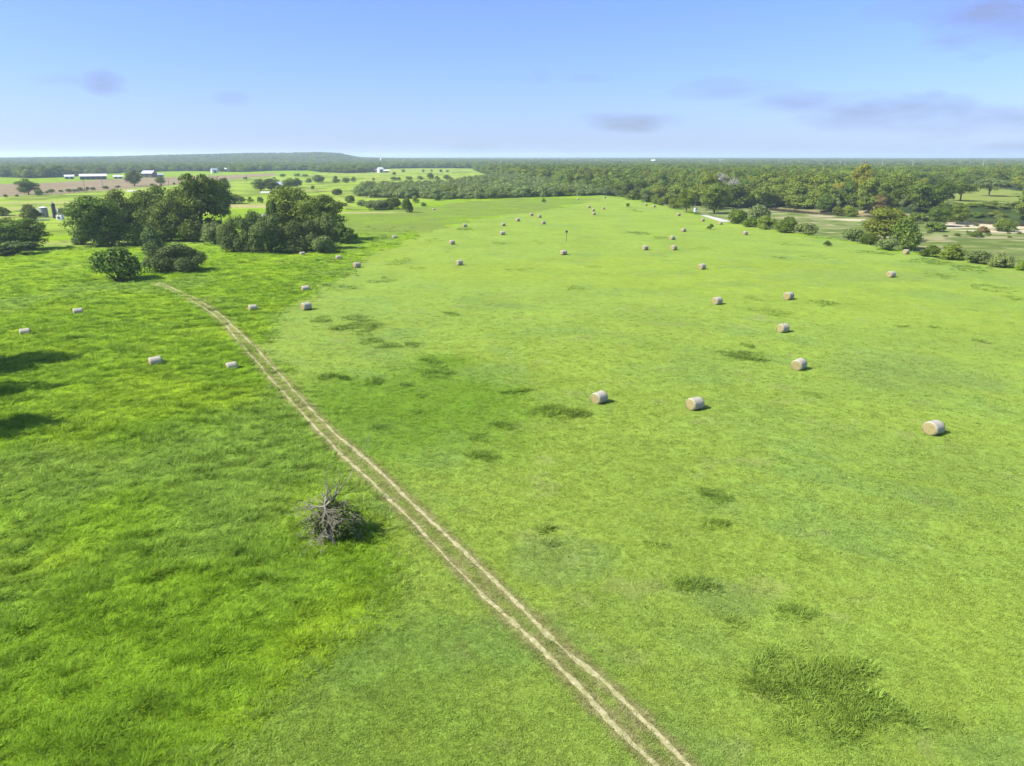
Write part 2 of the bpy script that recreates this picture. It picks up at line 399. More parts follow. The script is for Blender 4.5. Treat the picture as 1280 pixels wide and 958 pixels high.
def leafmat(name, col, var=.35, hue=.03, trans=.25, rough=.6):
    """leaves: varies from plant to plant, from spray to spray and from leaf to leaf"""
    m, t = mat(name)
    o = N(t, 'ShaderNodeOutputMaterial'); b = N(t, 'ShaderNodeBsdfPrincipled')
    b.inputs['Roughness'].default_value = rough
    b.inputs['Specular IOR Level'].default_value = .1
    g = N(t, 'ShaderNodeNewGeometry'); oi = N(t, 'ShaderNodeObjectInfo')
    tcn = N(t, 'ShaderNodeTexCoord')
    n = N(t, 'ShaderNodeTexNoise'); n.inputs['Scale'].default_value = 5.0; n.inputs['Detail'].default_value = 3
    L(t, tcn.outputs['Object'], n.inputs['Vector'])
    h = N(t, 'ShaderNodeHueSaturation'); h.inputs['Color'].default_value = (*col, 1)
    def math_(op, a, b2):
        q = N(t, 'ShaderNodeMath', operation=op)
        for i, v in enumerate((a, b2)):
            if isinstance(v, (int, float)): q.inputs[i].default_value = v
            else: L(t, v, q.inputs[i])
        return q.outputs[0]
    L(t, math_('ADD', math_('MULTIPLY', oi.outputs['Random'], hue * 2), .5 - hue), h.inputs['Hue'])
    rp = math_('FRACT', math_('MULTIPLY', oi.outputs['Random'], 7.77), 0)
    v = math_('ADD', math_('MULTIPLY', rp, var * 1.3), 1 - var * .65)
    v = math_('MULTIPLY', v, math_('ADD', math_('MULTIPLY', g.outputs['Random Per Island'], .7), .65))
    v = math_('MULTIPLY', v, math_('ADD', math_('MULTIPLY', n.outputs['Fac'], 1.0), .5))
    L(t, v, h.inputs['Value'])
    L(t, h.outputs[0], b.inputs['Base Color'])
    tr = N(t, 'ShaderNodeBsdfTranslucent'); L(t, h.outputs[0], tr.inputs[0])
    mx = N(t, 'ShaderNodeMixShader'); mx.inputs[0].default_value = trans
    L(t, b.outputs[0], mx.inputs[1]); L(t, tr.outputs[0], mx.inputs[2])
    L(t, mx.outputs[0], o.inputs[0])
    return m
LM = {
    'dark': leafmat('dark_leaves', (0.108, 0.156, 0.020), hue=.014),
    'mid': leafmat('green_leaves', (0.145, 0.200, 0.024), hue=.014),
    'olive': leafmat('olive_leaves', (0.150, 0.185, 0.020), hue=.015),
    'willow': leafmat('willow_leaves', (0.165, 0.215, 0.060), var=.3, hue=.012),
    'yellow': leafmat('yellowing_leaves', (0.23, 0.22, 0.03), hue=.01),
    'vine': leafmat('vine_leaves', (0.105, 0.150, 0.034), hue=.012),
    'brown': leafmat('withering_leaves', (0.20, 0.15, 0.05), hue=.012),
}
BARK = simple('bark', (.16, .13, .10), .9, .4, 8, bump=.4)
GREYWOOD = simple('weathered_wood', (.40, .36, .31), .85, .45, 6, bump=.5)

def ground_material():
    m, t = mat('ground_cover')
    o = N(t, 'ShaderNodeOutputMaterial'); b = N(t, 'ShaderNodeBsdfPrincipled')
    b.inputs['Roughness'].default_value = .85; b.inputs['Specular IOR Level'].default_value = 0.0
    at_ = N(t, 'ShaderNodeAttribute', attribute_name='cover')
    tcn = N(t, 'ShaderNodeTexCoord')
    def noise(sc, det, st=(1, 1, 1)):
        mp = N(t, 'ShaderNodeMapping'); mp.inputs['Scale'].default_value = st
        L(t, tcn.outputs['Object'], mp.inputs[0])
        n = N(t, 'ShaderNodeTexNoise'); n.inputs['Scale'].default_value = sc; n.inputs['Detail'].default_value = det; n.inputs['Roughness'].default_value = .65
        L(t, mp.outputs[0], n.inputs['Vector']); return n.outputs['Fac']
    a = noise(3.2, 5, (1, 1.3, 1)); c = noise(.45, 5); d = noise(.06, 4)
    def mr(x, lo, hi):
        q = N(t, 'ShaderNodeMapRange'); q.inputs[1].default_value = .3; q.inputs[2].default_value = .7; q.inputs[3].default_value = lo; q.inputs[4].default_value = hi
        L(t, x, q.inputs[0]); return q.outputs[0]
    def mu(x, y):
        q = N(t, 'ShaderNodeMath', operation='MULTIPLY'); L(t, x, q.inputs[0]); L(t, y, q.inputs[1]); return q.outputs[0]
    v = mu(mu(mr(a, .72, 1.25), mr(c, .86, 1.14)), mr(d, .9, 1.1))
    h = N(t, 'ShaderNodeHueSaturation'); L(t, at_.outputs['Color'], h.inputs['Color']); L(t, v, h.inputs['Value'])
    L(t, mr(c, .492, .508), h.inputs['Hue'])
    L(t, h.outputs[0], b.inputs['Base Color'])
    bm = N(t, 'ShaderNodeBump'); bm.inputs['Strength'].default_value = .8; bm.inputs['Distance'].default_value = .12
    L(t, a, bm.inputs['Height'])
    bm2 = N(t, 'ShaderNodeBump'); bm2.inputs['Strength'].default_value = .7; bm2.inputs['Distance'].default_value = .25
    L(t, c, bm2.inputs['Height']); L(t, bm.outputs[0], bm2.inputs['Normal'])
    L(t, bm2.outputs[0], b.inputs['Normal'])
    L(t, b.outputs[0], o.inputs[0])
    return m
def blade_material():
    m, t = mat('grass_blades')
    o = N(t, 'ShaderNodeOutputMaterial'); b = N(t, 'ShaderNodeBsdfPrincipled')
    b.inputs['Roughness'].default_value = .6; b.inputs['Specular IOR Level'].default_value = .05
    at_ = N(t, 'ShaderNodeAttribute', attribute_name='tint', attribute_type='INSTANCER')
    oi = N(t, 'ShaderNodeObjectInfo'); g = N(t, 'ShaderNodeNewGeometry')
    q = N(t, 'ShaderNodeMapRange'); q.inputs[3].default_value = .8; q.inputs[4].default_value = 1.3
    L(t, g.outputs['Random Per Island'], q.inputs[0])
    q2 = N(t, 'ShaderNodeMapRange'); q2.inputs[3].default_value = .85; q2.inputs[4].default_value = 1.2
    L(t, oi.outputs['Random'], q2.inputs[0])
    mu = N(t, 'ShaderNodeMath', operation='MULTIPLY'); L(t, q.outputs[0], mu.inputs[0]); L(t, q2.outputs[0], mu.inputs[1])
    h = N(t, 'ShaderNodeHueSaturation'); L(t, at_.outputs['Color'], h.inputs['Color']); L(t, mu.outputs[0], h.inputs['Value'])
    L(t, h.outputs[0], b.inputs['Base Color'])
    tr = N(t, 'ShaderNodeBsdfTranslucent'); L(t, h.outputs[0], tr.inputs[0])
    mx = N(t, 'ShaderNodeMixShader'); mx.inputs[0].default_value = .35
    L(t, b.outputs[0], mx.inputs[1]); L(t, tr.outputs[0], mx.inputs[2]); L(t, mx.outputs[0], o.inputs[0])
    return m
GROUND_M = ground_material(); BLADE_M = blade_material()

# ------------------------------------------------------------------ mesh and object helpers
def mesh_np(name, V, F, mats=(), midx=None, smooth=False):
    """V (n,3) float, F (m,k) int array of k-gons, or a list of faces"""
    me = bpy.data.meshes.new(name)
    V = np.asarray(V, np.float32)
    if isinstance(F, np.ndarray) and len(F):
        m, k = F.shape
        me.vertices.add(len(V)); me.vertices.foreach_set('co', V.ravel())
        me.loops.add(m * k); me.loops.foreach_set('vertex_index', F.astype(np.int32).ravel())
        me.polygons.add(m); me.polygons.foreach_set('loop_start', np.arange(0, m * k, k, dtype=np.int32))
        me.polygons.foreach_set('loop_total', np.full(m, k, np.int32))
    else:
        me.from_pydata([tuple(map(float, v)) for v in V], [], [tuple(f) for f in F])
    for q in mats: me.materials.append(q)
    if midx is not None: me.polygons.foreach_set('material_index', np.asarray(midx, np.int32))
    me.update(calc_edges=True)
    me.polygons.foreach_set('use_smooth', np.full(len(me.polygons), smooth, bool))
    return me
def tag(o, label=None, cat=None, group=None, kind=None):
    if label: o['label'] = label
    if cat: o['category'] = cat
    if group: o['group'] = group
    if kind: o['kind'] = kind
    return o
def link(name, me, parent=None, loc=(0, 0, 0), rot=(0, 0, 0), scl=(1, 1, 1)):
    o = bpy.data.objects.new(name, me); COL.objects.link(o)
    o.parent = parent; o.location = loc; o.rotation_euler = rot; o.scale = scl
    return o
def empty(name, label, cat, loc, rz=0, group=None):
    o = link(name, None, None, loc, (0, 0, rz)); o.empty_display_size = .3
    return tag(o, label, cat, group)
def copy_tree(o, parent=None):
    c = o.copy(); COL.objects.link(c); c.parent = parent
    for ch in list(o.children): copy_tree(ch, c)
    return c
class MB:
    def __init__(s): s.V = []; s.F = []
    def add(s, V, F):
        k = len(s.V); s.V += [tuple(v) for v in V]; s.F += [tuple(i + k for i in f) for f in F]; return s
    def box(s, x0, x1, y0, y1, z0, z1):
        V = [(x, y, z) for z in (z0, z1) for y in (y0, y1) for x in (x0, x1)]
        return s.add(V, [(0, 2, 3, 1), (4, 5, 7, 6), (0, 1, 5, 4), (1, 3, 7, 5), (3, 2, 6, 7), (2, 0, 4, 6)])
    def tube(s, pts, rad, n=7, cap=True):
        pts = [Vector(p) for p in pts]; V = []; F = []
        up = Vector((.3, .2, .93))
        for i, p in enumerate(pts):
            d = (pts[min(i + 1, len(pts) - 1)] - pts[max(i - 1, 0)]).normalized()
            a = d.cross(up if abs(d.dot(up)) < .95 else Vector((1, 0, 0))).normalized(); b = d.cross(a)
            r = rad[i] if hasattr(rad, '__len__') else rad
            for k in range(n):
                t = 2 * math.pi * k / n
                V.append(p + (a * math.cos(t) + b * math.sin(t)) * r)
        for i in range(len(pts) - 1):
            for k in range(n):
                F.append((i * n + k, i * n + (k + 1) % n, (i + 1) * n + (k + 1) % n, (i + 1) * n + k))
        if cap: F += [tuple(range(n))[::-1], tuple((len(pts) - 1) * n + k for k in range(n))]
        return s.add(V, F)
    def build(s, name, m, parent=None, smooth=False, **k):
        return link(name, mesh_np(name, s.V, s.F, [m], smooth=smooth), parent, **k)

# ------------------------------------------------------------------ ground sheet
def build_ground():
    azs = np.concatenate([np.arange(-180, -62, 4.0), np.arange(-62, -42, .5), np.arange(-42, 42, .15), np.arange(42, 62, .5), np.arange(62, 180, 4.0)])
    rs = [3.0, 8, 14, 20]
    r = 24.0
    while r < 26000:
        rs.append(r); r *= 1.0042 if r < 700 else 1.008
    rs = np.array(rs)
    A, Rr = np.meshgrid(np.radians(azs), rs)
    x, y = (Rr * np.sin(A)).ravel(), (Rr * np.cos(A)).ravel()
    z = hgt(x, y) + micro(x, y)
    na, nr = len(azs), len(rs)
    V = np.column_stack([x, y, z]).astype(np.float32)
    i = np.arange(nr - 1)[:, None] * na; j = np.arange(na)[None, :]; j2 = (j + 1) % na
    F = np.stack([i + j, i + na + j, i + na + j2, i + j2], -1).reshape(-1, 4)[:, ::-1]
    V = np.vstack([V, [[0, 0, 0]]])
    c = len(V) - 1
    me = mesh_np('ground', V, F, [GROUND_M], smooth=True)
    col = np.ones((len(V), 4), np.float32); col[:-1, :3] = gcol(x, y); col[-1, :3] = col[0, :3]
    at_ = me.attributes.new('cover', 'FLOAT_COLOR', 'POINT'); at_.data.foreach_set('color', col.ravel())
    return tag(link('ground', me), kind='structure')
build_ground()

# the wheel ruts of the farm track
DIRT = simple('dry_dirt', (.35, .305, .165), .95, .2, 2.4, bump=.3, col2=(.20, .205, .07))
def ruts():
    mb = MB()
    for k, line in enumerate((LR, RR)):
        seg = np.hypot(*np.diff(line, axis=0).T); s = np.concatenate([[0], np.cumsum(seg)])
        q = np.arange(0, s[-1], .22)
        x, y = np.interp(q, s, line[:, 0]), np.interp(q, s, line[:, 1])
        dx, dy = np.gradient(x), np.gradient(y); l = np.hypot(dx, dy); nx, ny = -dy / l, dx / l
        w1 = .07 + .20 * fbm(q / 1.1, q * 0 + k, 201, 3) * ss(.30, .45, fbm(q / 3.0, q * 0 + k, 205, 3) + .04)
        w2 = .07 + .20 * fbm(q / 1.0, q * 0 + k, 203, 3) * ss(.30, .45, fbm(q / 3.0, q * 0 + k, 205, 3) + .04)
        ed1 = ss(.25, .6, fbm(q / .45, q * 0 + k, 211, 2)) * .4 + .65; ed2 = ss(.25, .6, fbm(q / .45, q * 0 + k, 213, 2)) * .4 + .65
        w1 = w1 * ed1; w2 = w2 * ed2
        off = (fbm(q / 4, q * 0 + k, 207, 2) - .5) * .25
        V = []
        for o_ in (off - w1, off, off + w2):
            xx, yy = x + nx * o_, y + ny * o_
            V.append(np.column_stack([xx, yy, hgt(xx, yy) + micro(xx, yy) + .02]))
        V = np.stack(V, 1).reshape(-1, 3); V[1::3, 2] += .012
        F = []
        for i in range(len(q) - 1):
            a = i * 3; F += [(a, a + 3, a + 4, a + 1), (a + 1, a + 4, a + 5, a + 2)]
        mb.add(V, F)
    tag(mb.build('dirt_track', DIRT, smooth=True), kind='structure')
ruts()

# the river in its channel
def river():
    m, t = mat('river_water')
    o = N(t, 'ShaderNodeOutputMaterial'); b = N(t, 'ShaderNodeBsdfPrincipled')
    b.inputs['Base Color'].default_value = (.075, .06, .035, 1); b.inputs['Roughness'].default_value = .12
    n = N(t, 'ShaderNodeTexNoise'); n.inputs['Scale'].default_value = .8
    tcn = N(t, 'ShaderNodeTexCoord'); L(t, tcn.outputs['Object'], n.inputs['Vector'])
    bm = N(t, 'ShaderNodeBump'); bm.inputs['Strength'].default_value = .15; L(t, n.outputs['Fac'], bm.inputs['Height']); L(t, bm.outputs[0], b.inputs['Normal'])
    L(t, b.outputs[0], o.inputs[0])
    line = RIVER
    d = np.gradient(line, axis=0); l = np.hypot(d[:, 0], d[:, 1]); n_ = np.column_stack([-d[:, 1] / l, d[:, 0] / l])
    zs = [-DROP - .3] * len(line)
    V = []
    for p, q, z in zip(line, n_, zs):
        V += [(p[0] - q[0] * 19, p[1] - q[1] * 19, z), (p[0] + q[0] * 19, p[1] + q[1] * 19, z)]
    F = [(2 * i, 2 * i + 2, 2 * i + 3, 2 * i + 1) for i in range(len(line) - 1)]
    tag(link('river', mesh_np('river', V, F, [m])), kind='structure')
river()

# ------------------------------------------------------------------ foliage meshes (unit size: width 1, height 1, base at z = 0)
def leaf_quads(c, n, s, rg, aspect=1.5):
    """quads at centres c with normals n and sizes s"""
    k = len(c)
    r = rg.normal(size=(k, 3)); t = np.cross(n, r); t /= np.linalg.norm(t, axis=1)[:, None] + 1e-9
    b = np.cross(n, t)
    t = t * (s * .5 * aspect)[:, None]; b = b * (s * .5)[:, None]
    fold = n * (s * .18)[:, None]
    V = np.stack([c - t, c - b + fold, c + t, c + b + fold], 1).reshape(-1, 3)
    F = np.arange(k * 4).reshape(k, 4)
    return V, F
def crown(seed, kind='round', nl=45, nleaf=4000, leaf=.035, fat=1.0):
    rg = np.random.RandomState(seed)
    lobes = []
    for i in range(nl):
        d = rg.normal(size=3); d /= np.linalg.norm(d)
        q = rg.rand() ** .35
        if kind == 'round':    c = np.array([0, 0, .50]) + d * q * np.array([.34, .34, .42]); rad = rg.uniform(.09, .17)
        elif kind == 'spread': c = np.array([0, 0, .60]) + d * q * np.array([.36, .36, .28]); rad = rg.uniform(.08, .14)
        elif kind == 'tall':   c = np.array([0, 0, .55]) + d * q * np.array([.30, .30, .42]); rad = rg.uniform(.06, .12)
        elif kind == 'bush':   d[2] = abs(d[2]) * 1.0 - .15; c = np.array([0, 0, .18]) + d * q * np.array([.36, .36, .58]); rad = rg.uniform(.10, .19)
        elif kind == 'mound':  d[2] = abs(d[2]); c = np.array([0, 0, .05]) + d * q * np.array([.38, .38, .70]); rad = rg.uniform(.12, .20)
        elif kind == 'column': c = np.array([0, 0, rg.uniform(.05, .85)]) + np.array([d[0] * .22, d[1] * .22, 0]); rad = rg.uniform(.12, .2)
        elif kind == 'low':    d[2] = abs(d[2]) * .8; c = np.array([0, 0, .15]) + d * q * np.array([.40, .40, .65]); rad = rg.uniform(.07, .13)
        e = np.array([1.15, 1.15, .85]) if kind in ('round', 'tall', 'spread') else np.array([1, 1, 1.1])
        if kind == 'mound': e = np.array([1.0, 1.0, 1.1])
        if kind == 'spread' and c[2] < .38: c[2] = .38 + rg.rand() * .06
        if kind in ('round', 'tall'): c[2] = max(c[2], .12 + .1 * rg.rand())
        lobes.append((c, rad * fat, e))
    # uneven outline: a few lobes pushed out
    for i in range(0, nl, 7):
        c, rad, e = lobes[i]; c = c * np.array([1.18, 1.18, 1.02]); lobes[i] = (c, rad * .8, e)
    w = np.array([l[1] ** 2 for l in lobes]); w /= w.sum()
    cnt = rg.multinomial(nleaf, w)
    C, Nn = [], []
    for (c, rad, e), k in zip(lobes, cnt):
        d = rg.normal(size=(k, 3)); d[:, 2] = np.where(rg.rand(k) < .7, np.abs(d[:, 2]), d[:, 2]); d /= np.linalg.norm(d, axis=1)[:, None]
        rr = rad * (1 + rg.normal(size=k) * .16)
        C.append(c + d * rr[:, None] * e); Nn.append(d + rg.normal(size=(k, 3)) * .33)
    C = np.vstack(C); Nn = np.vstack(Nn); Nn /= np.linalg.norm(Nn, axis=1)[:, None]
    C[:, 2] = np.abs(C[:, 2] - .01) + .01
    s = leaf * rg.uniform(.6, 1.35, len(C))
    V, F = leaf_quads(C, Nn, s, rg)
    mx = V[:, 2].max(); V[:, 2] /= mx
    wd = np.percentile(np.abs(V[:, 0]), 99.5) * 2; V[:, :2] /= wd
    cen = [(l[0] / np.array([wd, wd, mx])) for l in lobes]
    return V, F, cen
def trunk(seed, cen, top=.42, r=.028, nlimb=9, bush=False):
    rg = random.Random(seed); mb = MB()
    if bush:
        for i in range(7):
            c = cen[rg.randrange(len(cen))]
            mb.tube([(c[0] * .1, c[1] * .1, -.03), (c[0] * .5, c[1] * .5, c[2] * .55), (c[0], c[1], c[2])], [r * .7, r * .45, r * .15], 5)
        return mb
    lean = (rg.uniform(-.03, .03), rg.uniform(-.03, .03))
    mb.tube([(0, 0, -.03), (lean[0] * .3, lean[1] * .3, .03), (lean[0], lean[1], top * .6), (lean[0] * 1.5, lean[1] * 1.5, top)], [r * 1.5, r * 1.1, r * .85, r * .6], 8)
    for i in range(nlimb):
        c = cen[rg.randrange(len(cen))]; z0 = top * rg.uniform(.45, 1)
        a = Vector((lean[0] * z0 / top, lean[1] * z0 / top, z0)); b = Vector(c)
        if b.z < z0: b.z = z0 + .05
        m_ = a.lerp(b, .5) + Vector((0, 0, .03))
        mb.tube([a, m_, b], [r * .5, r * .32, r * .1], 5)
    return mb
PROTO = {}
def proto_near(kind, shape, v):
    """crown and trunk meshes with full leaf detail"""
    key = ('n', kind, shape, v)
    if key not in PROTO:
        sd_ = sum(map(ord, kind + shape)) + v * 31
        nl = {'spread': 50, 'round': 46, 'tall': 50, 'bush': 34, 'mound': 20, 'column': 22, 'low': 34}[shape]
        nf = {'spread': 7000, 'round': 11000, 'tall': 7500, 'bush': 5000, 'mound': 9000, 'column': 4000, 'low': 4500}[shape]
        lf = {'spread': .027, 'round': .026, 'tall': .028, 'bush': .042, 'mound': .028, 'column': .05, 'low': .045}[shape]
        V, F, cen = crown(sd_, shape, nl, nf, lf)
        cm = mesh_np('crown', V, F, [LM[kind]])
        b = trunk(sd_, cen, bush=shape not in ('round', 'tall', 'spread'), top=.5 if shape == 'tall' else .4)
        tm = mesh_np('trunk', b.V, b.F, [BARK], smooth=True)
        PROTO[key] = (cm, tm)
    return PROTO[key]
def proto_far(kind, shape, v, nleaf=2200, leaf=.045, nl=15):
    """one light mesh, crown and trunk together, for trees a few pixels wide"""
    key = ('f', kind, shape, v)
    if key not in PROTO:
        sd_ = sum(map(ord, kind + shape)) + v * 57 + 5
        V, F, cen = crown(sd_, shape, nl, nleaf, leaf, 1.25)
        b = MB(); b.tube([(0, 0, -.04), (0.01, 0, .25), (0, .01, .5)], [.03, .022, .012], 5, cap=False)
        Vt = np.array([tuple(p) for p in b.V]); Ft = np.array(b.F) + len(V)
        midx = np.concatenate([np.zeros(len(F)), np.ones(len(Ft))])
        PROTO[key] = (np.vstack([V, Vt]), np.vstack([F, Ft]), midx, mesh_np(shape + '_tree', np.vstack([V, Vt]), np.vstack([F, Ft]), [LM[kind], BARK], midx))
    return PROTO[key]
def place_tree(name, px, py, w, h, kind, shape, label, cat, group=None, near=True, v=None, zoff=0, jit=True):
    p = at(px, py); k = mpp(p)
    W_, H_ = w * k, h * k / math.cos(PITCH) * .97
    # the base seen is the near side of the crown's foot: the stem stands a little behind
    back = Vector((p.x, p.y, 0)).normalized() * W_ * .22
    x, y = p.x + back.x, p.y + back.y
    z = h1(x, y)
    v = rnd.randrange(3) if v is None else v
    rz = rnd.uniform(0, 6.28)
    if near:
        cm, tm = proto_near(kind, shape, v)
        e = empty(name, label, cat, (x, y, z), rz, group)
        link('trunk' if shape in ('round', 'tall', 'spread') else 'stems', tm, e, scl=(W_, W_, H_))
        link('crown', cm, e, scl=(W_, W_, H_))
        return e
    me = proto_far(kind, shape, v)[3]
    return tag(link(name, me, None, (x, y, z), (0, 0, rz), (W_, W_, H_)), label, cat, group)

# ------------------------------------------------------------------ scatter: instances carried by the object's own mesh
def scatter(name, protos, P, ROT, SCL, KIND, mats, tint=None, label=None, cat=None):
    """protos: list of (V, F, midx); points P with rotation, scale and kind. The prototypes ride in the same mesh as the points."""
    Vs, Fs, Ms, pr = [P], [], [], [np.full(len(P), -1)]
    off = len(P)
    for i, (V, F, mi) in enumerate(protos):
        Vs.append(V); Fs.append(F + off); Ms.append(mi); pr.append(np.full(len(V), i)); off += len(V)
    V = np.vstack(Vs)
    me = mesh_np(name, V, np.vstack(Fs), mats, np.concatenate(Ms))
    n = len(V); k = len(P)
    def attr(nm, ty, field, data, w):
        a = me.attributes.new(nm, ty, 'POINT'); full = np.zeros((n, w), np.float32 if ty != 'INT' else np.int32)
        full[:k] = np.asarray(data).reshape(k, w); a.data.foreach_set(field, full.ravel())
    attr('rot', 'FLOAT_VECTOR', 'vector', ROT, 3); attr('scl', 'FLOAT_VECTOR', 'vector', SCL, 3); attr('knd', 'INT', 'value', KIND, 1)
    if tint is not None: attr('tint', 'FLOAT_COLOR', 'color', np.column_stack([tint, np.ones(k)]), 4)
    a = me.attributes.new('proto', 'INT', 'POINT'); a.data.foreach_set('value', np.concatenate(pr).astype(np.int32))
    o = link(name, me)
    ng = bpy.data.node_groups.new(name, 'GeometryNodeTree')
    ng.interface.new_socket('Geometry', in_out='INPUT', socket_type='NodeSocketGeometry')
    ng.interface.new_socket('Geometry', in_out='OUTPUT', socket_type='NodeSocketGeometry')
    gi, go = ng.nodes.new('NodeGroupInput'), ng.nodes.new('NodeGroupOutput')
    def named(nm, ty):
        q = ng.nodes.new('GeometryNodeInputNamedAttribute'); q.data_type = ty; q.inputs['Name'].default_value = nm
        return next(s for s in q.outputs if s.enabled and s.name == 'Attribute')
    prn, knd, rot, scl = named('proto', 'INT'), named('knd', 'INT'), named('rot', 'FLOAT_VECTOR'), named('scl', 'FLOAT_VECTOR')
    def eq(sock, val):
        q = ng.nodes.new('FunctionNodeCompare'); q.data_type = 'INT'; q.operation = 'EQUAL'
        ia = [s for s in q.inputs if s.enabled]
        ng.links.new(sock, ia[0]); ia[1].default_value = val; return q.outputs[0]
    def sepg(sel):
        q = ng.nodes.new('GeometryNodeSeparateGeometry'); q.domain = 'POINT'
        ng.links.new(gi.outputs[0], q.inputs[0]); ng.links.new(sel, q.inputs[1]); return q.outputs[0]
    pts = sepg(eq(prn, -1))
    join = ng.nodes.new('GeometryNodeJoinGeometry')
    e2r = ng.nodes.new('FunctionNodeEulerToRotation'); ng.links.new(rot, e2r.inputs[0])
    for i in range(len(protos)):
        iop = ng.nodes.new('GeometryNodeInstanceOnPoints')
        ng.links.new(pts, iop.inputs['Points']); ng.links.new(eq(knd, i), iop.inputs['Selection'])
        ng.links.new(sepg(eq(prn, i)), iop.inputs['Instance'])
        ng.links.new(e2r.outputs[0], iop.inputs['Rotation']); ng.links.new(scl, iop.inputs['Scale'])
        ng.links.new(iop.outputs[0], join.inputs[0])
    ng.links.new(join.outputs[0], go.inputs[0])
    md = o.modifiers.new('scatter', 'NODES'); md.node_group = ng
    return tag(o, label, cat, kind='stuff')

# ------------------------------------------------------------------ grass
def tuft(seed, n, rad, hh, wdt, bend):
    rg = np.random.RandomState(seed); V = []; F = []
    for i in range(n):
        a = rg.rand() * 6.28; r = rad * math.sqrt(rg.rand()); bx, by = r * math.cos(a), r * math.sin(a)
        d = a + rg.normal() * .7; l = hh * rg.uniform(.55, 1.15); lean = bend * rg.uniform(.3, 1.2)
        dx, dy = math.cos(d), math.sin(d); sx, sy = -dy, dx
        w = wdt * rg.uniform(.7, 1.3)
        k = len(V)
        for t, ww in ((0, .8), (.55, 1.0), (1.0, .25)):
            o = lean * l * t * t; z = l * (t - .35 * lean * t * t)
            V += [(bx + dx * o - sx * w * ww / 2, by + dy * o - sy * w * ww / 2, z), (bx + dx * o + sx * w * ww / 2, by + dy * o + sy * w * ww / 2, z)]
        F += [(k, k + 1, k + 3, k + 2), (k + 2, k + 3, k + 5, k + 4)]
    return np.array(V), np.array(F), np.zeros(len(F))
def grass():
    rg = np.random.RandomState(3)
    def sample(n, r0, r1, a0=-48, a1=48):
        r = r0 * np.exp(rg.rand(n) * math.log(r1 / r0)); a = np.radians(rg.uniform(a0, a1, n))
        return r * np.sin(a), r * np.cos(a), r
    protos = [tuft(i, 34, .36, .44, .030, 1.1) for i in range(4)] + [tuft(10 + i, 20, .26, .08, .026, 1.2) for i in range(3)] + [tuft(20 + i, 30, .36, .42, .034, 1.0) for i in range(2)]
    Ps = []; Rs = []; Ss = []; Ks = []; Ts = []
    def emit(x, y, r, kinds, hmul, keep, ztint=1.0, xy=.6, base=1.0):
        x, y, r = x[keep], y[keep], r[keep]; hmul = hmul[keep]
        n = len(x); z = hgt(x, y) + micro(x, y)
        s = base * np.maximum(r / 42, .8) ** xy * rg.uniform(.75, 1.3, n)
        sz = np.maximum(r / 42, .8) ** .22 * rg.uniform(.7, 1.3, n) * hmul
        Ps.append(np.column_stack([x, y, z - .02]))
        Rs.append(np.column_stack([rg.normal(size=n) * .12, rg.normal(size=n) * .12, rg.rand(n) * 6.28]))
        Ss.append(np.column_stack([s, s, sz])); Ks.append(rg.choice(kinds, n))
        c = gcol(x, y) * ztint; c *= (1 + rg.normal(size=n) * .10)[:, None]
        Ts.append(np.clip(c, .005, 1))
    # tall unmown grass
    x, y, r = sample(215000, 22, 330, -50, 50)
    rm = rough_mask(x + rg.normal(size=len(x)) * 1.3, y + rg.normal(size=len(x)) * 1.3); td = track_dist(x, y)
    cl = fbm(x / 1.7, y / 1.3, 301, 3); cl2 = fbm(x / 7, y / 5, 303, 3)
    hm = .42 + .62 * ss(.52, .64, cl) * ss(.35, .6, cl2) + .25 * ss(.35, .5, cl)
    soft = rg.rand(len(x)) * .6 - .3
    emit(x, y, r, [0, 1, 2, 3], hm * .85, (rm > .5) & (td > .45) & (rg.rand(len(x)) > ss(150, 320, r)) & (rg.rand(len(x)) < .45 + .55 * ss(.35, .6, cl)), 1.42, .6, .78)
    # short mown sward
    x, y, r = sample(200000, 22, 260, -50, 50)
    emit(x, y, r, [4, 5, 6], .8 + .6 * fbm(x / 2, y / 2, 305, 2), (rough_mask(x, y) < .5) & (track_dist(x, y) > .05 + .22 * rg.rand(len(x))) & (rg.rand(len(x)) > ss(60, 175, r)), 1.22)
    # weeds
    for (cx, cy, rx, ry, a) in WEEDW:
        rr = math.hypot(cx, cy); n = int(min(2600, max(30, 16 * rx * ry * 3.14 * min(1, (45 / rr) ** 1.6))) * a)
        x = cx + rg.uniform(-1.3, 1.3, n) * rx; y = cy + rg.uniform(-1.3, 1.3, n) * ry
        wm_ = weed_mask(x, y)
        emit(x, y, np.hypot(x, y), [7, 8], .25 + .6 * wm_, (wm_ > .12) & (rg.rand(n) < wm_ * 1.3), 1.3, .4)
    P = np.vstack(Ps); print('grass tufts', len(P))
    scatter('grass', protos, P, np.vstack(Rs), np.vstack(Ss), np.concatenate(Ks), [BLADE_M], np.vstack(Ts), 'bright green meadow grass, tall and unmown left of the track and short to its right', 'grass')
grass()

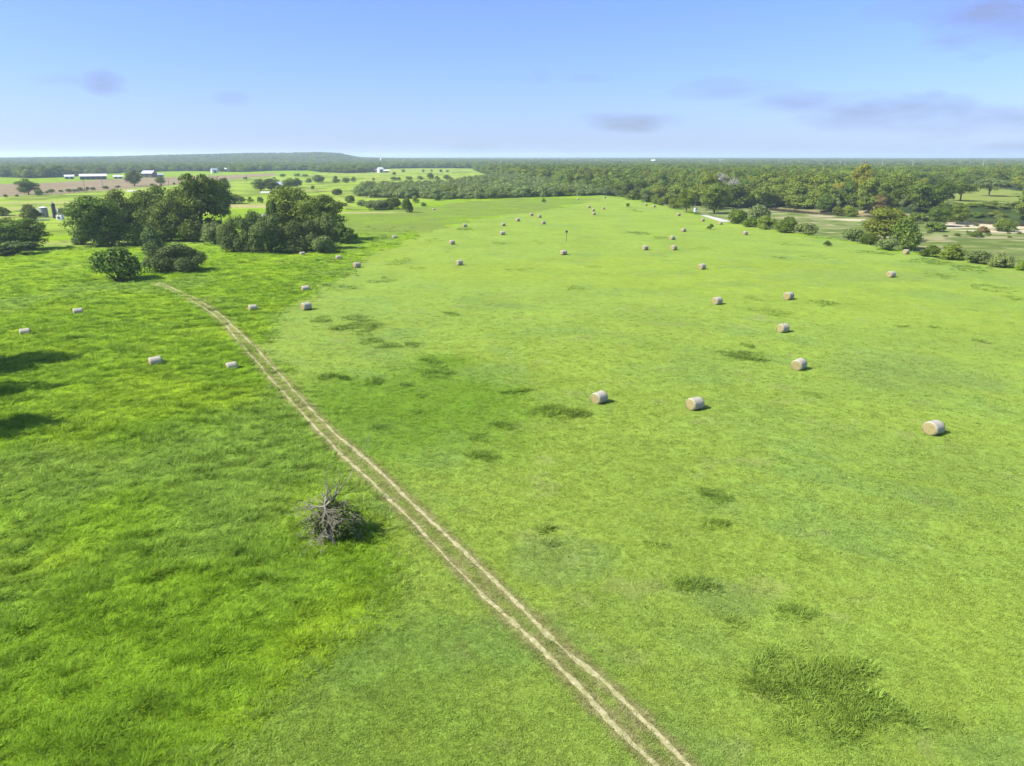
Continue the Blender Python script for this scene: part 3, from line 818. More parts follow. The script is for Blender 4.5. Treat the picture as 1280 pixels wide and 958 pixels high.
# ------------------------------------------------------------------ the woods
def woods():
    rg = np.random.RandomState(12)
    def jgrid(x0, x1, y0, y1, sp):
        gx, gy = np.meshgrid(np.arange(x0, x1, sp), np.arange(y0, y1, sp))
        return (gx + rg.uniform(-.45, .45, gx.shape) * sp).ravel(), (gy + rg.uniform(-.45, .45, gx.shape) * sp).ravel()
    kinds = ['dark', 'mid', 'olive', 'willow']
    shapes = ['round', 'tall', 'bush']
    protos = []; idx = {}
    for k in ('dark', 'mid', 'olive'):
        for v in range(3):
            V, F, mi, _ = proto_far(k, 'round', v)
            idx[(k, v)] = len(protos); protos.append((V, F, mi))
    for v in range(3):
        V, F, mi, _ = proto_far('willow', 'bush', v); idx[('willow', v)] = len(protos); protos.append((V, F, mi))
    MATS = [LM['dark'], BARK, LM['mid'], LM['olive'], LM['willow']]
    mslot = {'dark': 0, 'mid': 2, 'olive': 3, 'willow': 4}
    protos = [(V, F, np.where(mi == 1, 1, mslot[k])) for (k, v), (V, F, mi) in zip(idx.keys(), protos)]
    X_, Y_, Wd, H_, K = [], [], [], [], []
    def addw(x, y, w, h, kind):
        X_.append(x); Y_.append(y); Wd.append(w); H_.append(h); K.append(kind)
    def kindpick(x, y, s=0):
        n = fbm(x / 70, y / 70, 401, 3); q = rg.rand(len(x))
        ol = ss(.5, .6, fbm(x / 90, y / 90, 403, 3))
        k = np.where(q < .42, 0, 1); k = np.where((rg.rand(len(x)) < .10 + .5 * ol), 2, k)
        return k
    # trees within a kilometre or so
    x, y = jgrid(-900, 1500, 380, 1300, 10.5); r = np.hypot(x, y)
    m = inside(WOODS, x, y) & ~inside(CLEAR, x, y) & (r < 1250)
    x, y = x[m], y[m]; addw(x, y, rg.uniform(10, 19, len(x)), rg.uniform(9.5, 18, len(x)), kindpick(x, y))
    # willow scrub
    x, y = jgrid(-250, 150, 420, 1100, 7.5); m = inside(SCRUB, x, y); x, y = x[m], y[m]
    addw(x, y, rg.uniform(9, 14, len(x)), rg.uniform(5.0, 8.5, len(x)), np.where(rg.rand(len(x)) < .85, 3, 1))
    # edge of the woods towards the river: lower trees and brush
    x, y = jgrid(60, 900, 250, 640, 7.0)
    sr = sdist(RIVER, x, y); m = (sr > 19) & (sr < 50) & ~inside(PASTURE, x, y) & (rg.rand(len(x)) < .85); x, y = x[m], y[m]
    addw(x, y, rg.uniform(6, 10, len(x)), rg.uniform(3.0, 6.5, len(x)) * np.where(inside(CLEAR, x, y), .6, 1.3), rg.choice([1, 2, 3, 0], len(x)))
    X0, Y0, W0, H0, K0 = map(np.concatenate, (X_, Y_, Wd, H_, K))
    # individuals: those that show largest and stand inside the frame
    z0 = hgt(X0, Y0); px, py = proj(X0, Y0, z0); rr = np.hypot(X0, Y0)
    size = W0 * H0 / rr ** 2
    inframe = (px > -10) & (px < 1290)
    lab = {0: ('broadleaf_tree', 'dark green broadleaf tree in the woods behind the hay field', 'tree', 'dark green trees of the woods'),
           1: ('broadleaf_tree', 'mid green broadleaf tree in the woods behind the hay field', 'tree', 'mid green trees of the woods'),
           2: ('broadleaf_tree', 'yellowish olive broadleaf tree in the woods behind the hay field', 'tree', 'olive trees of the woods'),
           3: ('willow_shrub', 'low grey green willow shrub in the thicket beyond the hay field', 'shrub', 'willow thicket')}
    indiv = np.zeros(len(X0), bool)
    for ks, lim in (((0, 1, 2), 270), ((3,), 150)):
        c = np.where(inframe & np.isin(K0, ks))[0]; c = c[np.argsort(-size[c])][:lim]; indiv[c] = True
    for i in np.where(indiv)[0]:
        k = int(K0[i]); nm, lb, ct, gp = lab[k]; kd = kinds[k]
        me = proto_far(kd, 'bush' if k == 3 else 'round', rnd.randrange(3))[3]
        tag(link(nm, me, None, (X0[i], Y0[i], z0[i] - .2), (0, 0, rnd.uniform(0, 6.28)), (W0[i], W0[i], H0[i])), lb, ct, gp)
    rest = ~indiv
    X_, Y_, Wd, H_, K = [X0[rest]], [Y0[rest]], [W0[rest]], [H0[rest]], [K0[rest]]
    # far country, thinning into hedges and copses, then clumps of canopy
    def wedge(n, r0, r1, a0, a1, p=1.0):
        u = rg.rand(n); r = (r0 ** (2 - p) + u * (r1 ** (2 - p) - r0 ** (2 - p))) ** (1 / (2 - p)) if p != 2 else r0 * np.exp(u * math.log(r1 / r0))
        a = np.radians(rg.uniform(a0, a1, n)); return r * np.sin(a), r * np.cos(a), r
    x, y, r = wedge(52000, 1180, 9000, -46, 46, 1.35)
    a = np.degrees(np.arctan2(x, y))
    dens = fbm(x / 420, y / 700, 141, 3)
    hill = (a < -12) & (r > 2400) & (r < 5200)
    m = inside(WOODS, x, y) & ((dens < .60) | hill | (rg.rand(len(x)) < .12))
    m &= ~((np.abs(a + 21.6) < .9) & (np.abs(r - 3900) < 200))
    x, y, r = x[m], y[m], r[m]
    s = np.interp(r, [1200, 2500, 5000, 9000], [1, 1.5, 2.4, 4.2])
    addw(x, y, rg.uniform(11, 18, len(x)) * s, rg.uniform(9, 14, len(x)) * np.interp(r, [1200, 9000], [1, 1.25]), kindpick(x, y))
    X1, Y1, W1, H1, K1 = map(np.concatenate, (X_, Y_, Wd, H_, K)); z1 = hgt(X1, Y1)
    keyl = list(idx.keys()); kk = np.zeros(len(X1), int); vv = rg.randint(0, 3, len(X1))
    for i, k in enumerate(kinds):
        for v in range(3): kk[(K1 == i) & (vv == v)] = idx[(k, v)]
    print('forest instances', len(X1))
    scatter('forest', protos, np.column_stack([X1, Y1, z1 - .3]), np.column_stack([X1 * 0, X1 * 0, rg.rand(len(X1)) * 6.28]), np.column_stack([W1, W1, H1]), kk, MATS, None,
            'wide green woodland stretching from the river to the horizon', 'forest')
woods()

# ------------------------------------------------------------------ trees and bushes one can tell apart
GA = 'tall tree clump left of the track'; GB = 'vine covered clump beside the hay bales'
VEG = [
 # name, px, py, w, h, kind, shape, label, group
 ('pecan_tree', 126, 309, 66, 62, 'dark', 'round', 'broad dark tree at the left end of the tall tree clump', GA),
 ('pecan_tree', 158, 298, 50, 60, 'mid', 'round', 'tree with a small pointed top second from the left in the tall clump', GA),
 ('pecan_tree', 190, 298, 58, 64, 'dark', 'round', 'big dark tree in the middle of the tall tree clump', GA),
 ('pecan_tree', 214, 302, 52, 54, 'dark', 'round', 'dense dark tree just left of the tallest tree of the clump', GA),
 ('pecan_tree', 229, 296, 44, 60, 'mid', 'round', 'paler tree crown behind the dense dark middle of the clump', GA),
 ('pecan_tree', 256, 300, 56, 79, 'dark', 'tall', 'tallest tree of the clump with gaps through its tall crown', GA),
 ('pecan_tree', 277, 282, 30, 52, 'dark', 'tall', 'narrow dark tree at the right shoulder of the tallest tree', GA),
 ('shrub', 138, 308, 36, 26, 'dark', 'bush', 'dark undergrowth shrub at the left front of the tall tree clump', GA),
 ('shrub', 205, 303, 36, 26, 'dark', 'bush', 'dark undergrowth shrub under the middle of the tall tree clump', GA),
 ('shrub', 238, 303, 38, 28, 'dark', 'bush', 'dark undergrowth shrub under the tallest tree of the clump', GA),
 ('shrub', 262, 300, 24, 26, 'dark', 'bush', 'dark undergrowth shrub at the right foot of the tallest tree', GA),
 ('shrub', 170, 308, 34, 30, 'mid', 'bush', 'mid green shrub at the foot of the tall tree clump', GA),
 ('shrub', 192, 319, 24, 36, 'vine', 'bush', 'upright grey green shrub in front of the tall clump, behind the vine mound', GA),
 ('shrub', 104, 306, 24, 20, 'vine', 'bush', 'small shrub at the far left foot of the tall tree clump', GA),
 ('shrub', 270, 306, 34, 28, 'willow', 'bush', 'pale green rounded shrub between the two tree clumps', None),
 ('shrub', 147, 352, 52, 44, 'dark', 'bush', 'lone round dark shrub at the top end of the wheel track', None),
 ('vine_mound', 205, 340, 46, 33, 'vine', 'mound', 'left hump of the vine covered thicket beside the track', 'vine covered thicket beside the track'),
 ('vine_mound', 232, 341, 50, 36, 'vine', 'mound', 'right hump of the vine covered thicket beside the track', 'vine covered thicket beside the track'),
 ('vine_tree', 292, 315, 34, 44, 'vine', 'mound', 'vine draped tree at the left end of the right clump', GB),
 ('vine_tree', 314, 316, 38, 52, 'vine', 'mound', 'vine draped tree with rounded humps, second from the left in the right clump', GB),
 ('vine_tree', 337, 317, 40, 48, 'vine', 'mound', 'dark hollow vine draped tree in the middle of the right clump', GB),
 ('vine_column', 344, 304, 15, 54, 'dark', 'column', 'narrow column of vines rising above the right clump', GB),
 ('pecan_tree', 368, 302, 62, 68, 'mid', 'round', 'tallest light green tree of the right clump', GB),
 ('pecan_tree', 402, 302, 56, 56, 'dark', 'round', 'dark spreading tree at the right of the right clump', GB),
 ('vine_tree', 378, 315, 36, 40, 'vine', 'mound', 'vine covered hump in front of the tallest light green tree', GB),
 ('vine_tree', 408, 312, 34, 44, 'vine', 'mound', 'steep vine covered hump near the right end of the clump', GB),
 ('shrub', 428, 305, 36, 26, 'dark', 'low', 'low dark shrub at the right end of the clump casting shadow on the grass', GB),
 ('shrub', 404, 317, 28, 22, 'willow', 'bush', 'grey green bush at the front foot of the right clump', GB),
 ('shrub', 362, 317, 34, 18, 'vine', 'bush', 'dark low bush at the front middle of the right clump', GB),
 ('pecan_tree', 4, 314, 44, 40, 'dark', 'round', 'dark tree cut by the left edge of the photo', 'trees at the left edge'),
 ('pecan_tree', 34, 313, 50, 38, 'dark', 'round', 'spreading dark tree near the left edge in front of the tank site', 'trees at the left edge'),
 ('shrub', 22, 319, 54, 16, 'vine', 'low', 'low brush along the foot of the left edge trees', 'trees at the left edge'),
 ('shrub', 40, 276, 24, 21, 'mid', 'bush', 'feathery bush left of the grey tank', None),
 ('shrub', 78, 270, 14, 10, 'mid', 'bush', 'small bush behind the white heater', None),
 ('shrub', 86, 271, 14, 8, 'dark', 'bush', 'small round bush right of the white heater', None),
 ('shrub', 105, 272, 22, 14, 'mid', 'bush', 'bush touching the left side of the tall tree clump', None),
 ('shrub', 4, 270, 20, 12, 'mid', 'bush', 'bush at the left edge level with the tanks', None),
 ('live_oak', 36, 244, 26, 20, 'dark', 'round', 'round dark oak alone at the edge of the ploughed field', None),
 ('shrub', 50, 245, 10, 8, 'dark', 'bush', 'small dark shrub touching the lone round oak', None),
 ('live_oak', 168, 233, 22, 20, 'dark', 'round', 'dark oak standing before the ploughed field and white roofed barn', None),
 ('live_oak', 201, 232, 12, 11, 'olive', 'round', 'small brownish tree on the ploughed field edge', None),
 ('shrub', 279, 239, 18, 16, 'dark', 'bush', 'dark bush beyond the tallest tree of the clump', None),
 ('shrub', 292, 255, 28, 13, 'mid', 'bush', 'wide bush in the bright field beyond the tree clumps', None),
 ('shrub', 313, 253, 9, 7, 'mid', 'bush', 'small pale bush in the bright field, first right of the wide one', None),
 ('shrub', 326, 254, 9, 8, 'dark', 'bush', 'small dark bush in the bright field near the vine column', None),
 ('live_oak', 326, 239, 22, 15, 'mid', 'round', 'pale green tree left of the grey roofed shed', 'trees around the shed'),
 ('live_oak', 340, 239, 20, 15, 'dark', 'round', 'dark tree touching the left of the grey roofed shed', 'trees around the shed'),
 ('live_oak', 362, 236, 18, 13, 'dark', 'round', 'dark tree right of the grey roofed shed', 'trees around the shed'),
 ('live_oak', 372, 235, 14, 12, 'dark', 'round', 'rightmost dark tree beside the grey roofed shed', 'trees around the shed'),
 ('live_oak', 398, 229, 17, 10, 'willow', 'round', 'grey green rounded tree in the far bright field', None),
 ('shrub', 386, 229, 10, 6, 'willow', 'bush', 'low pale bush left of the grey green rounded tree', None),
 ('shrub', 420, 229, 10, 9, 'mid', 'bush', 'first bush of the far row in the bright field', 'far row of bushes'),
 ('shrub', 432, 229, 10, 7, 'dark', 'bush', 'second bush of the far row in the bright field', 'far row of bushes'),
 ('shrub', 442, 228, 8, 7, 'mid', 'bush', 'third bush of the far row in the bright field', 'far row of bushes'),
 ('shrub', 421, 244, 13, 8, 'dark', 'bush', 'oval dark bush halfway out in the bright field', None),
 ('shrub', 437, 254, 12, 10, 'dark', 'bush', 'round dark bush nearer than the oval one', None),
 ('shrub', 391, 237, 5, 5, 'dark', 'bush', 'tiny dark bush right of the trees around the shed', None),
 ('shrub', 427, 258, 20, 5, 'olive', 'low', 'flat scrubby bush below the round dark bush', None),
 ('shrub', 453, 258, 14, 8, 'willow', 'bush', 'pale bush left of the dark thicket islands', None),
 ('shrub', 470, 263, 26, 13, 'willow', 'bush', 'left half of the dark thicket island at the hay field corner', 'thicket islands'),
 ('shrub', 490, 262, 22, 15, 'dark', 'bush', 'right half of the dark thicket island at the hay field corner', 'thicket islands'),
 ('shrub', 509, 266, 15, 19, 'dark', 'bush', 'upright dark bush alone right of the thicket islands', None),
 ('shrub', 519, 254, 11, 9, 'mid', 'bush', 'mid green bush behind the upright dark bush', None),
 ('shrub', 530, 258, 8, 5, 'dark', 'bush', 'small low bush right of the upright dark bush', None),
 ('shrub', 546, 251, 10, 9, 'dark', 'bush', 'dark round bush in front of the willow thicket', None),
 ('sapling', 680, 253, 6, 5, 'dark', 'bush', 'tiny dark sapling in the far unmown strip', None),
 ('sapling', 785, 259, 5, 5, 'dark', 'bush', 'tiny dark sapling near the far end of the hay field', None),
 ('sapling', 888, 287, 9, 7, 'dark', 'low', 'two stemmed dark sapling below the pale track strip', None),
 ('sapling', 1034, 308, 9, 7, 'dark', 'low', 'dark sapling near the right rim of the hay field', None),
 ('oak_tree', 1104, 303, 60, 42, 'olive', 'round', 'big olive topped oak standing below the rim of the hay field', 'big oak at the rim'),
 ('oak_tree', 1132, 313, 42, 40, 'dark', 'bush', 'dark lower tree leaning on the right of the olive topped oak', 'big oak at the rim'),
 ('shrub', 1066, 302, 28, 17, 'willow', 'bush', 'grey green bush left of the big oak at the rim', 'bushes below the rim'),
 ('shrub', 1086, 306, 24, 14, 'dark', 'bush', 'dark bush at the left foot of the big oak', 'bushes below the rim'),
 ('shrub', 1108, 313, 26, 15, 'willow', 'bush', 'pale bush at the front foot of the big oak', 'bushes below the rim'),
 ('shrub', 1162, 322, 26, 15, 'dark', 'bush', 'first bush right of the big oak below the rim', 'bushes below the rim'),
 ('shrub', 1190, 325, 30, 20, 'mid', 'bush', 'second bush right of the big oak below the rim', 'bushes below the rim'),
 ('shrub', 1222, 330, 32, 17, 'willow', 'bush', 'wide grey green bush, third right of the big oak', 'bushes below the rim'),
 ('shrub', 1250, 335, 30, 18, 'willow', 'bush', 'rightmost wide grey green bush below the rim', 'bushes below the rim'),
 ('shrub', 1277, 338, 14, 12, 'mid', 'bush', 'small bush at the right frame edge below the rim', 'bushes below the rim'),
 ('shrub', 1007, 293, 28, 15, 'willow', 'bush', 'rightmost bush of the row before the river meadow', 'bush row at the field rim'),
 ('shrub', 982, 291, 30, 20, 'mid', 'bush', 'round leafy bush second from the right in the rim row', 'bush row at the field rim'),
 ('shrub', 958, 287, 26, 18, 'mid', 'bush', 'light green bush third from the right in the rim row', 'bush row at the field rim'),
 ('shrub', 938, 284, 20, 13, 'dark', 'bush', 'small dark bush fourth from the right in the rim row', 'bush row at the field rim'),
 ('shrub', 922, 280, 24, 18, 'dark', 'bush', 'dark bush just right of the pale strip', 'bush row at the field rim'),
 ('shrub', 948, 276, 30, 20, 'willow', 'bush', 'grey green bush behind the rim row above the river meadow', 'bush row at the field rim'),
 ('oak_tree', 858, 266, 24, 30, 'dark', 'round', 'dark round headed tree left of the hunting blind', None),
 ('oak_tree', 893, 268, 34, 36, 'dark', 'round', 'large dark tree right of the hunting blind', None),
 ('oak_tree', 886, 262, 30, 44, 'olive', 'round', 'yellow green tree rising behind the hunting blind', None),
 ('shrub', 843, 261, 16, 14, 'olive', 'bush', 'pale rounded bush beside the dark round headed tree', 'bushes behind the hay field crest'),
 ('shrub', 828, 257, 16, 12, 'mid', 'bush', 'pair of rounded bushes on the crest, right one', 'bushes behind the hay field crest'),
 ('shrub', 820, 255, 14, 12, 'mid', 'bush', 'pair of rounded bushes on the crest, left one', 'bushes behind the hay field crest'),
 ('shrub', 808, 253, 16, 11, 'willow', 'bush', 'rounded bush on the crest above the two pale far bales', 'bushes behind the hay field crest'),
 ('shrub', 791, 250, 18, 12, 'mid', 'bush', 'rounded bush at the left end of the crest row', 'bushes behind the hay field crest'),
 ('live_oak', 1200, 252, 36, 25, 'dark', 'spread', 'spreading oak in the clearing with shade beneath it', 'oaks in the clearing'),
 ('live_oak', 1236, 246, 32, 22, 'willow', 'spread', 'grey green oak right of the spreading oak in the clearing', 'oaks in the clearing'),
 ('live_oak', 1178, 257, 30, 32, 'dark', 'round', 'dark tree at the left rim of the clearing', 'oaks in the clearing'),
 ('oak_tree', 1084, 268, 32, 44, 'mid', 'tall', 'tall green tree under the yellow crown at the river', None),
 ('yellow_tree', 1073, 263, 28, 46, 'yellow', 'round', 'bright yellow crown rising from the woods', None),
 ('yellow_tree', 1046, 262, 20, 24, 'yellow', 'round', 'pale yellow tree lower left of the bright yellow crown', None),
 ('brown_tree', 1098, 268, 20, 24, 'brown', 'round', 'brownish withering tree right of the tall green river tree', None),
 ('oak_tree', 1030, 268, 22, 24, 'dark', 'round', 'dark blue green tree overhanging the river', None),
 ('shrub', 1062, 271, 20, 14, 'olive', 'bush', 'light yellow green bush on the river bank', None),
 ('shrub', 1047, 270, 16, 12, 'olive', 'bush', 'second light yellow green bush left on the river bank', None),
 ('oak_tree', 1196, 281, 26, 26, 'mid', 'round', 'green tree on the bank below the clearing', None),
 ('oak_tree', 1172, 284, 26, 30, 'dark', 'round', 'dark tree left of the tree below the clearing', None),
 ('shrub', 1168, 290, 26, 12, 'mid', 'low', 'bright green low brush at the meadow corner', None),
 ('shrub', 1220, 297, 12, 9, 'dark', 'bush', 'lone small bush on the sand bar', None),
 ('shrub', 1229, 291, 13, 8, 'brown', 'bush', 'dead brown brush beside the sand bar', None),
 ('shrub', 1255, 290, 24, 16, 'dark', 'bush', 'dark bush at the right end of the river reach', None),
 ('shrub', 1145, 277, 26, 10, 'mid', 'low', 'low green brush between the big oak and the river', None),
]
for nm, px, py, w, h, kd, sh, lb, gp in VEG:
    cat = 'tree' if nm.endswith(('tree', 'oak')) else ('vine thicket' if nm.startswith('vine') else ('sapling' if nm == 'sapling' else 'shrub'))
    place_tree(nm, px, py, w, h, kd, sh, lb, cat, gp, near=(w > 11))
# hedgerow bushes on the near edge of the ploughed field, a line of far trees
for i, (px, py, w, h) in enumerate([(7, 247, 5, 4), (21, 246, 5, 3), (58, 242, 5, 3), (65, 241.5, 8, 5), (76, 240.5, 6, 3), (86, 240, 8, 4), (95, 239.5, 7, 3), (101, 239, 7, 5), (110, 238.5, 4, 5), (116, 238, 7, 4), (132, 236.5, 8, 4), (148, 235, 6, 3), (190, 232.5, 5, 3), (218, 231, 4, 3), (230, 230, 4, 3), (306, 224, 5, 2.5), (343, 224, 4, 2.5), (354, 221.5, 7, 4), (372, 221, 7, 4), (381, 221, 9, 3)]):
    place_tree('hedge_shrub', px, py, w, h, 'dark', 'bush', 'small dark hedgerow shrub on the edge of the ploughed field', 'shrub', 'hedgerow along the ploughed field', near=False)
for i, (px, py, w, h) in enumerate([(467, 226, 5, 4), (492, 226, 9, 5), (499, 225.5, 6, 4), (512, 225.5, 9, 5), (525, 225, 9, 5), (538, 225, 9, 9), (547, 225, 9, 5), (558, 225.5, 9, 7), (564, 226, 8, 5)]):
    place_tree('field_shrub', px, py, w, h, 'dark' if i % 2 else 'mid', 'bush', 'shrub in the middle row across the far bright field', 'shrub', 'middle row of shrubs in the far field', near=False)
for i, (px, py, w, h) in enumerate([(493, 219, 6, 4), (504, 216, 5, 4), (529, 216, 4, 4), (539.5, 215.5, 3, 3.5), (551, 216, 5, 4), (559, 215.5, 5, 3)]):
    place_tree('field_tree', px, py, w, h, 'dark', 'round', 'tiny dark tree in the line before the far woods', 'tree', 'tiny trees before the far woods', near=False)
# brush of the river meadow: too small to tell apart
for i in range(70):
    q = [(1015, 273), (1280, 330)]
    px, py = rnd.uniform(1015, 1275), rnd.uniform(272, 300)
    if py > 262 + (px - 1000) * .24: continue
    place_tree('meadow_shrub', px, py, rnd.uniform(4, 8), rnd.uniform(2, 3.5), rnd.choice(['mid', 'willow', 'olive']), 'low', 'knee high shrub dotted over the river meadow', 'shrub', 'low shrubs of the river meadow', near=False)
# trees just outside the frame whose shade falls on the meadow at the left
def shade_tree(px, py, hc, w, lb):
    p = at(px, py); L_ = hc / math.tan(SUN_EL)
    x, y = p.x + sd.x / math.cos(SUN_EL) * L_, p.y + sd.y / math.cos(SUN_EL) * L_
    z = h1(x, y); cm, tm = proto_near('dark', 'round', rnd.randrange(3))
    e = empty('shade_tree', lb, 'tree', (x, y, z), rnd.uniform(0, 6), 'trees left of the frame')
    link('trunk', tm, e, scl=(w, w, hc * 1.55)); link('crown', cm, e, scl=(w, w, hc * 1.55))
shade_tree(22, 455, 13, 12, 'dark tree outside the left edge casting the longest shade')
shade_tree(-20, 492, 12, 8, 'dark tree outside the left edge casting the middle shade')
shade_tree(-2, 538, 12, 8, 'dark tree outside the left edge casting the nearest shade')

# pale leafless tree in the woods, grey snags
def bare_tree(px, py, h, w, lb, mat_=GREYWOOD, name='bare_tree', seed=1, n=40, group=None):
    p = at(px, py); k = mpp(p); H_ = h * k; Wd = w * k; rg = random.Random(seed)
    mb = MB(); mb.tube([(0, 0, -.3), (0, 0, H_ * .35), (.02 * Wd, 0, H_ * .55)], [H_ * .03, H_ * .024, H_ * .016], 6)
    for i in range(n):
        a = rg.uniform(0, 6.28); q = rg.uniform(.3, 1) * Wd / 2; z0 = H_ * rg.uniform(.25, .5); zt = H_ * (rg.uniform(.6, 1) - .25 * (q * 2 / Wd) ** 2)
        e = Vector((math.cos(a) * q, math.sin(a) * q, zt)); s_ = Vector((0, 0, z0)); m_ = s_.lerp(e, .5) + Vector((rg.uniform(-1, 1), rg.uniform(-1, 1), .5)) * H_ * .04
        mb.tube([s_, m_, e], [H_ * .012, H_ * .008, H_ * .004], 4)
        for _ in range(2):
            f = m_.lerp(e, rg.uniform(.2, .9)); g = f + Vector((rg.uniform(-1, 1), rg.uniform(-1, 1), rg.uniform(0, 1))) * H_ * .12
            mb.tube([f, g], [H_ * .006, H_ * .003], 3)
    return tag(mb.build(name, mat_, None, loc=p), lb, 'tree', group)
PALE = simple('pale_dead_wood', (.36, .33, .26), .9, .3, 3)
bare_tree(898, 244, 26, 22, 'pale leafless tree among the woods, left of two', PALE, seed=3, n=110, group='pale leafless trees')
bare_tree(915, 254, 34, 20, 'pale leafless tree among the woods, right of two', PALE, seed=4, n=110, group='pale leafless trees')
bare_tree(309, 227, 8, 7, 'dark bare stub of a tree in the far field', simple('dark_dead_wood', (.05, .045, .04), .9, .3, 3), seed=6, n=12)
for i, (px, py, h, lb) in enumerate([(1050, 211, 12, 'thin pale snag poking out of the far woods above the yellow crown'), (1101.5, 215, 16, 'tallest thin pale snag in the far woods, second from the left'), (1139.5, 216, 15, 'thin pale snag in the far woods, third from the left'), (1227, 216, 15, 'thin pale snag in the far woods nearest the right edge')]):
    p = at(px, py); k = mpp(p); mb = MB(); H_ = h * k
    mb.tube([(0, 0, -.3), (.1, 0, H_ * .5), (0, .1, H_)], [.9, .7, .35], 5)
    mb.tube([(.1, 0, H_ * .6), (1.2, 0, H_ * .8)], [.3, .15], 4); mb.tube([(.05, 0, H_ * .7), (-1.0, .4, H_ * .85)], [.3, .15], 4)
    tag(mb.build('dead_snag', PALE, None, loc=p), lb, 'tree', 'pale snags in the far woods')

# the dead tree beside the track
def dead_tree():
    p = at(411, 676); p.z += 0.0
    e = empty('dead_tree', 'fallen looking grey dead tree with tangled bare branches beside the track', 'tree', p)
    rg = random.Random(11); mb = MB()
    def limb(a, d, l, r, depth, droop):
        pts = [Vector(a)]; rr = [r]; dd = Vector(d).normalized(); k = 5
        for i in range(k):
            dd = (dd + Vector((rg.uniform(-1, 1), rg.uniform(-1, 1), rg.uniform(-1, 1))) * .22 + Vector((0, 0, -droop))).normalized()
            q = pts[-1] + dd * l / k
            if q.z < .05: q.z = .05
            pts.append(q); rr.append(r * (1 - .8 * (i + 1) / k) + .004)
        mb.tube(pts, rr, 6 if r > .04 else 4, cap=False)
        if depth:
            for i in range(3 if depth > 1 else 3):
                j = rg.randrange(1, k + 1); nd = (dd + Vector((rg.uniform(-1, 1), rg.uniform(-1, 1), rg.uniform(-.6, .6))) * .9)
                limb(pts[j], nd, l * rg.uniform(.35, .6), max(rr[j] * .7, .012), depth - 1, droop * 1.2)
    hub = Vector((-.15, .25, 2.75))
    mb.tube([(0, 0, -.1), (.12, .05, .7), (-.1, .1, 1.6), (.05, .2, 2.2), hub], [.17, .14, .12, .10, .09], 8)
    mb.tube([(.4, -.35, -.05), (.22, -.1, .8), (.05, .1, 1.7)], [.09, .08, .05], 6)
    mb.tube([(-.5, -.25, -.05), (-.25, -.05, .7), (-.05, .1, 1.5)], [.08, .07, .05], 6)
    mb.tube([(.75, -.5, .0), (.35, -.2, .5), (.1, .05, 1.2)], [.07, .07, .05], 5)
    limb(hub, (.85, .35, .50), 3.6, .10, 3, -.05)          # the long branch up to the right
    limb(hub, (-.10, .35, .9), 1.9, .08, 2, -.02)          # upright one on the left
    limb(hub, (-.8, -.1, .15), 1.6, .08, 2, .06)
    for i in range(70):
        a = rg.uniform(0, 6.28); z = rg.uniform(.9, 2.7)
        limb((hub.x * z / 3.1, hub.y * z / 3.1, z), (math.cos(a), math.sin(a), rg.uniform(-.2, 1.0)), rg.uniform(.9, 2.5), rg.uniform(.012, .038), 2, rg.uniform(-.02, .16))
    mb.build('trunk', simple('silver_dead_wood', (.27, .235, .17), .85, .45, 5, bump=.5), e, smooth=True)
    V, F, cen = crown(91, 'low', 44, 3600, .030)
    rgn = np.random.RandomState(5)
    V = V * np.array([5.0, 4.0, 3.3]) + np.array([.4, .7, 0])
    q = V.reshape(-1, 4, 3)
    me = mesh_np('foliage', V, F, [LM['vine']])
    link('foliage', me, e)
dead_tree()

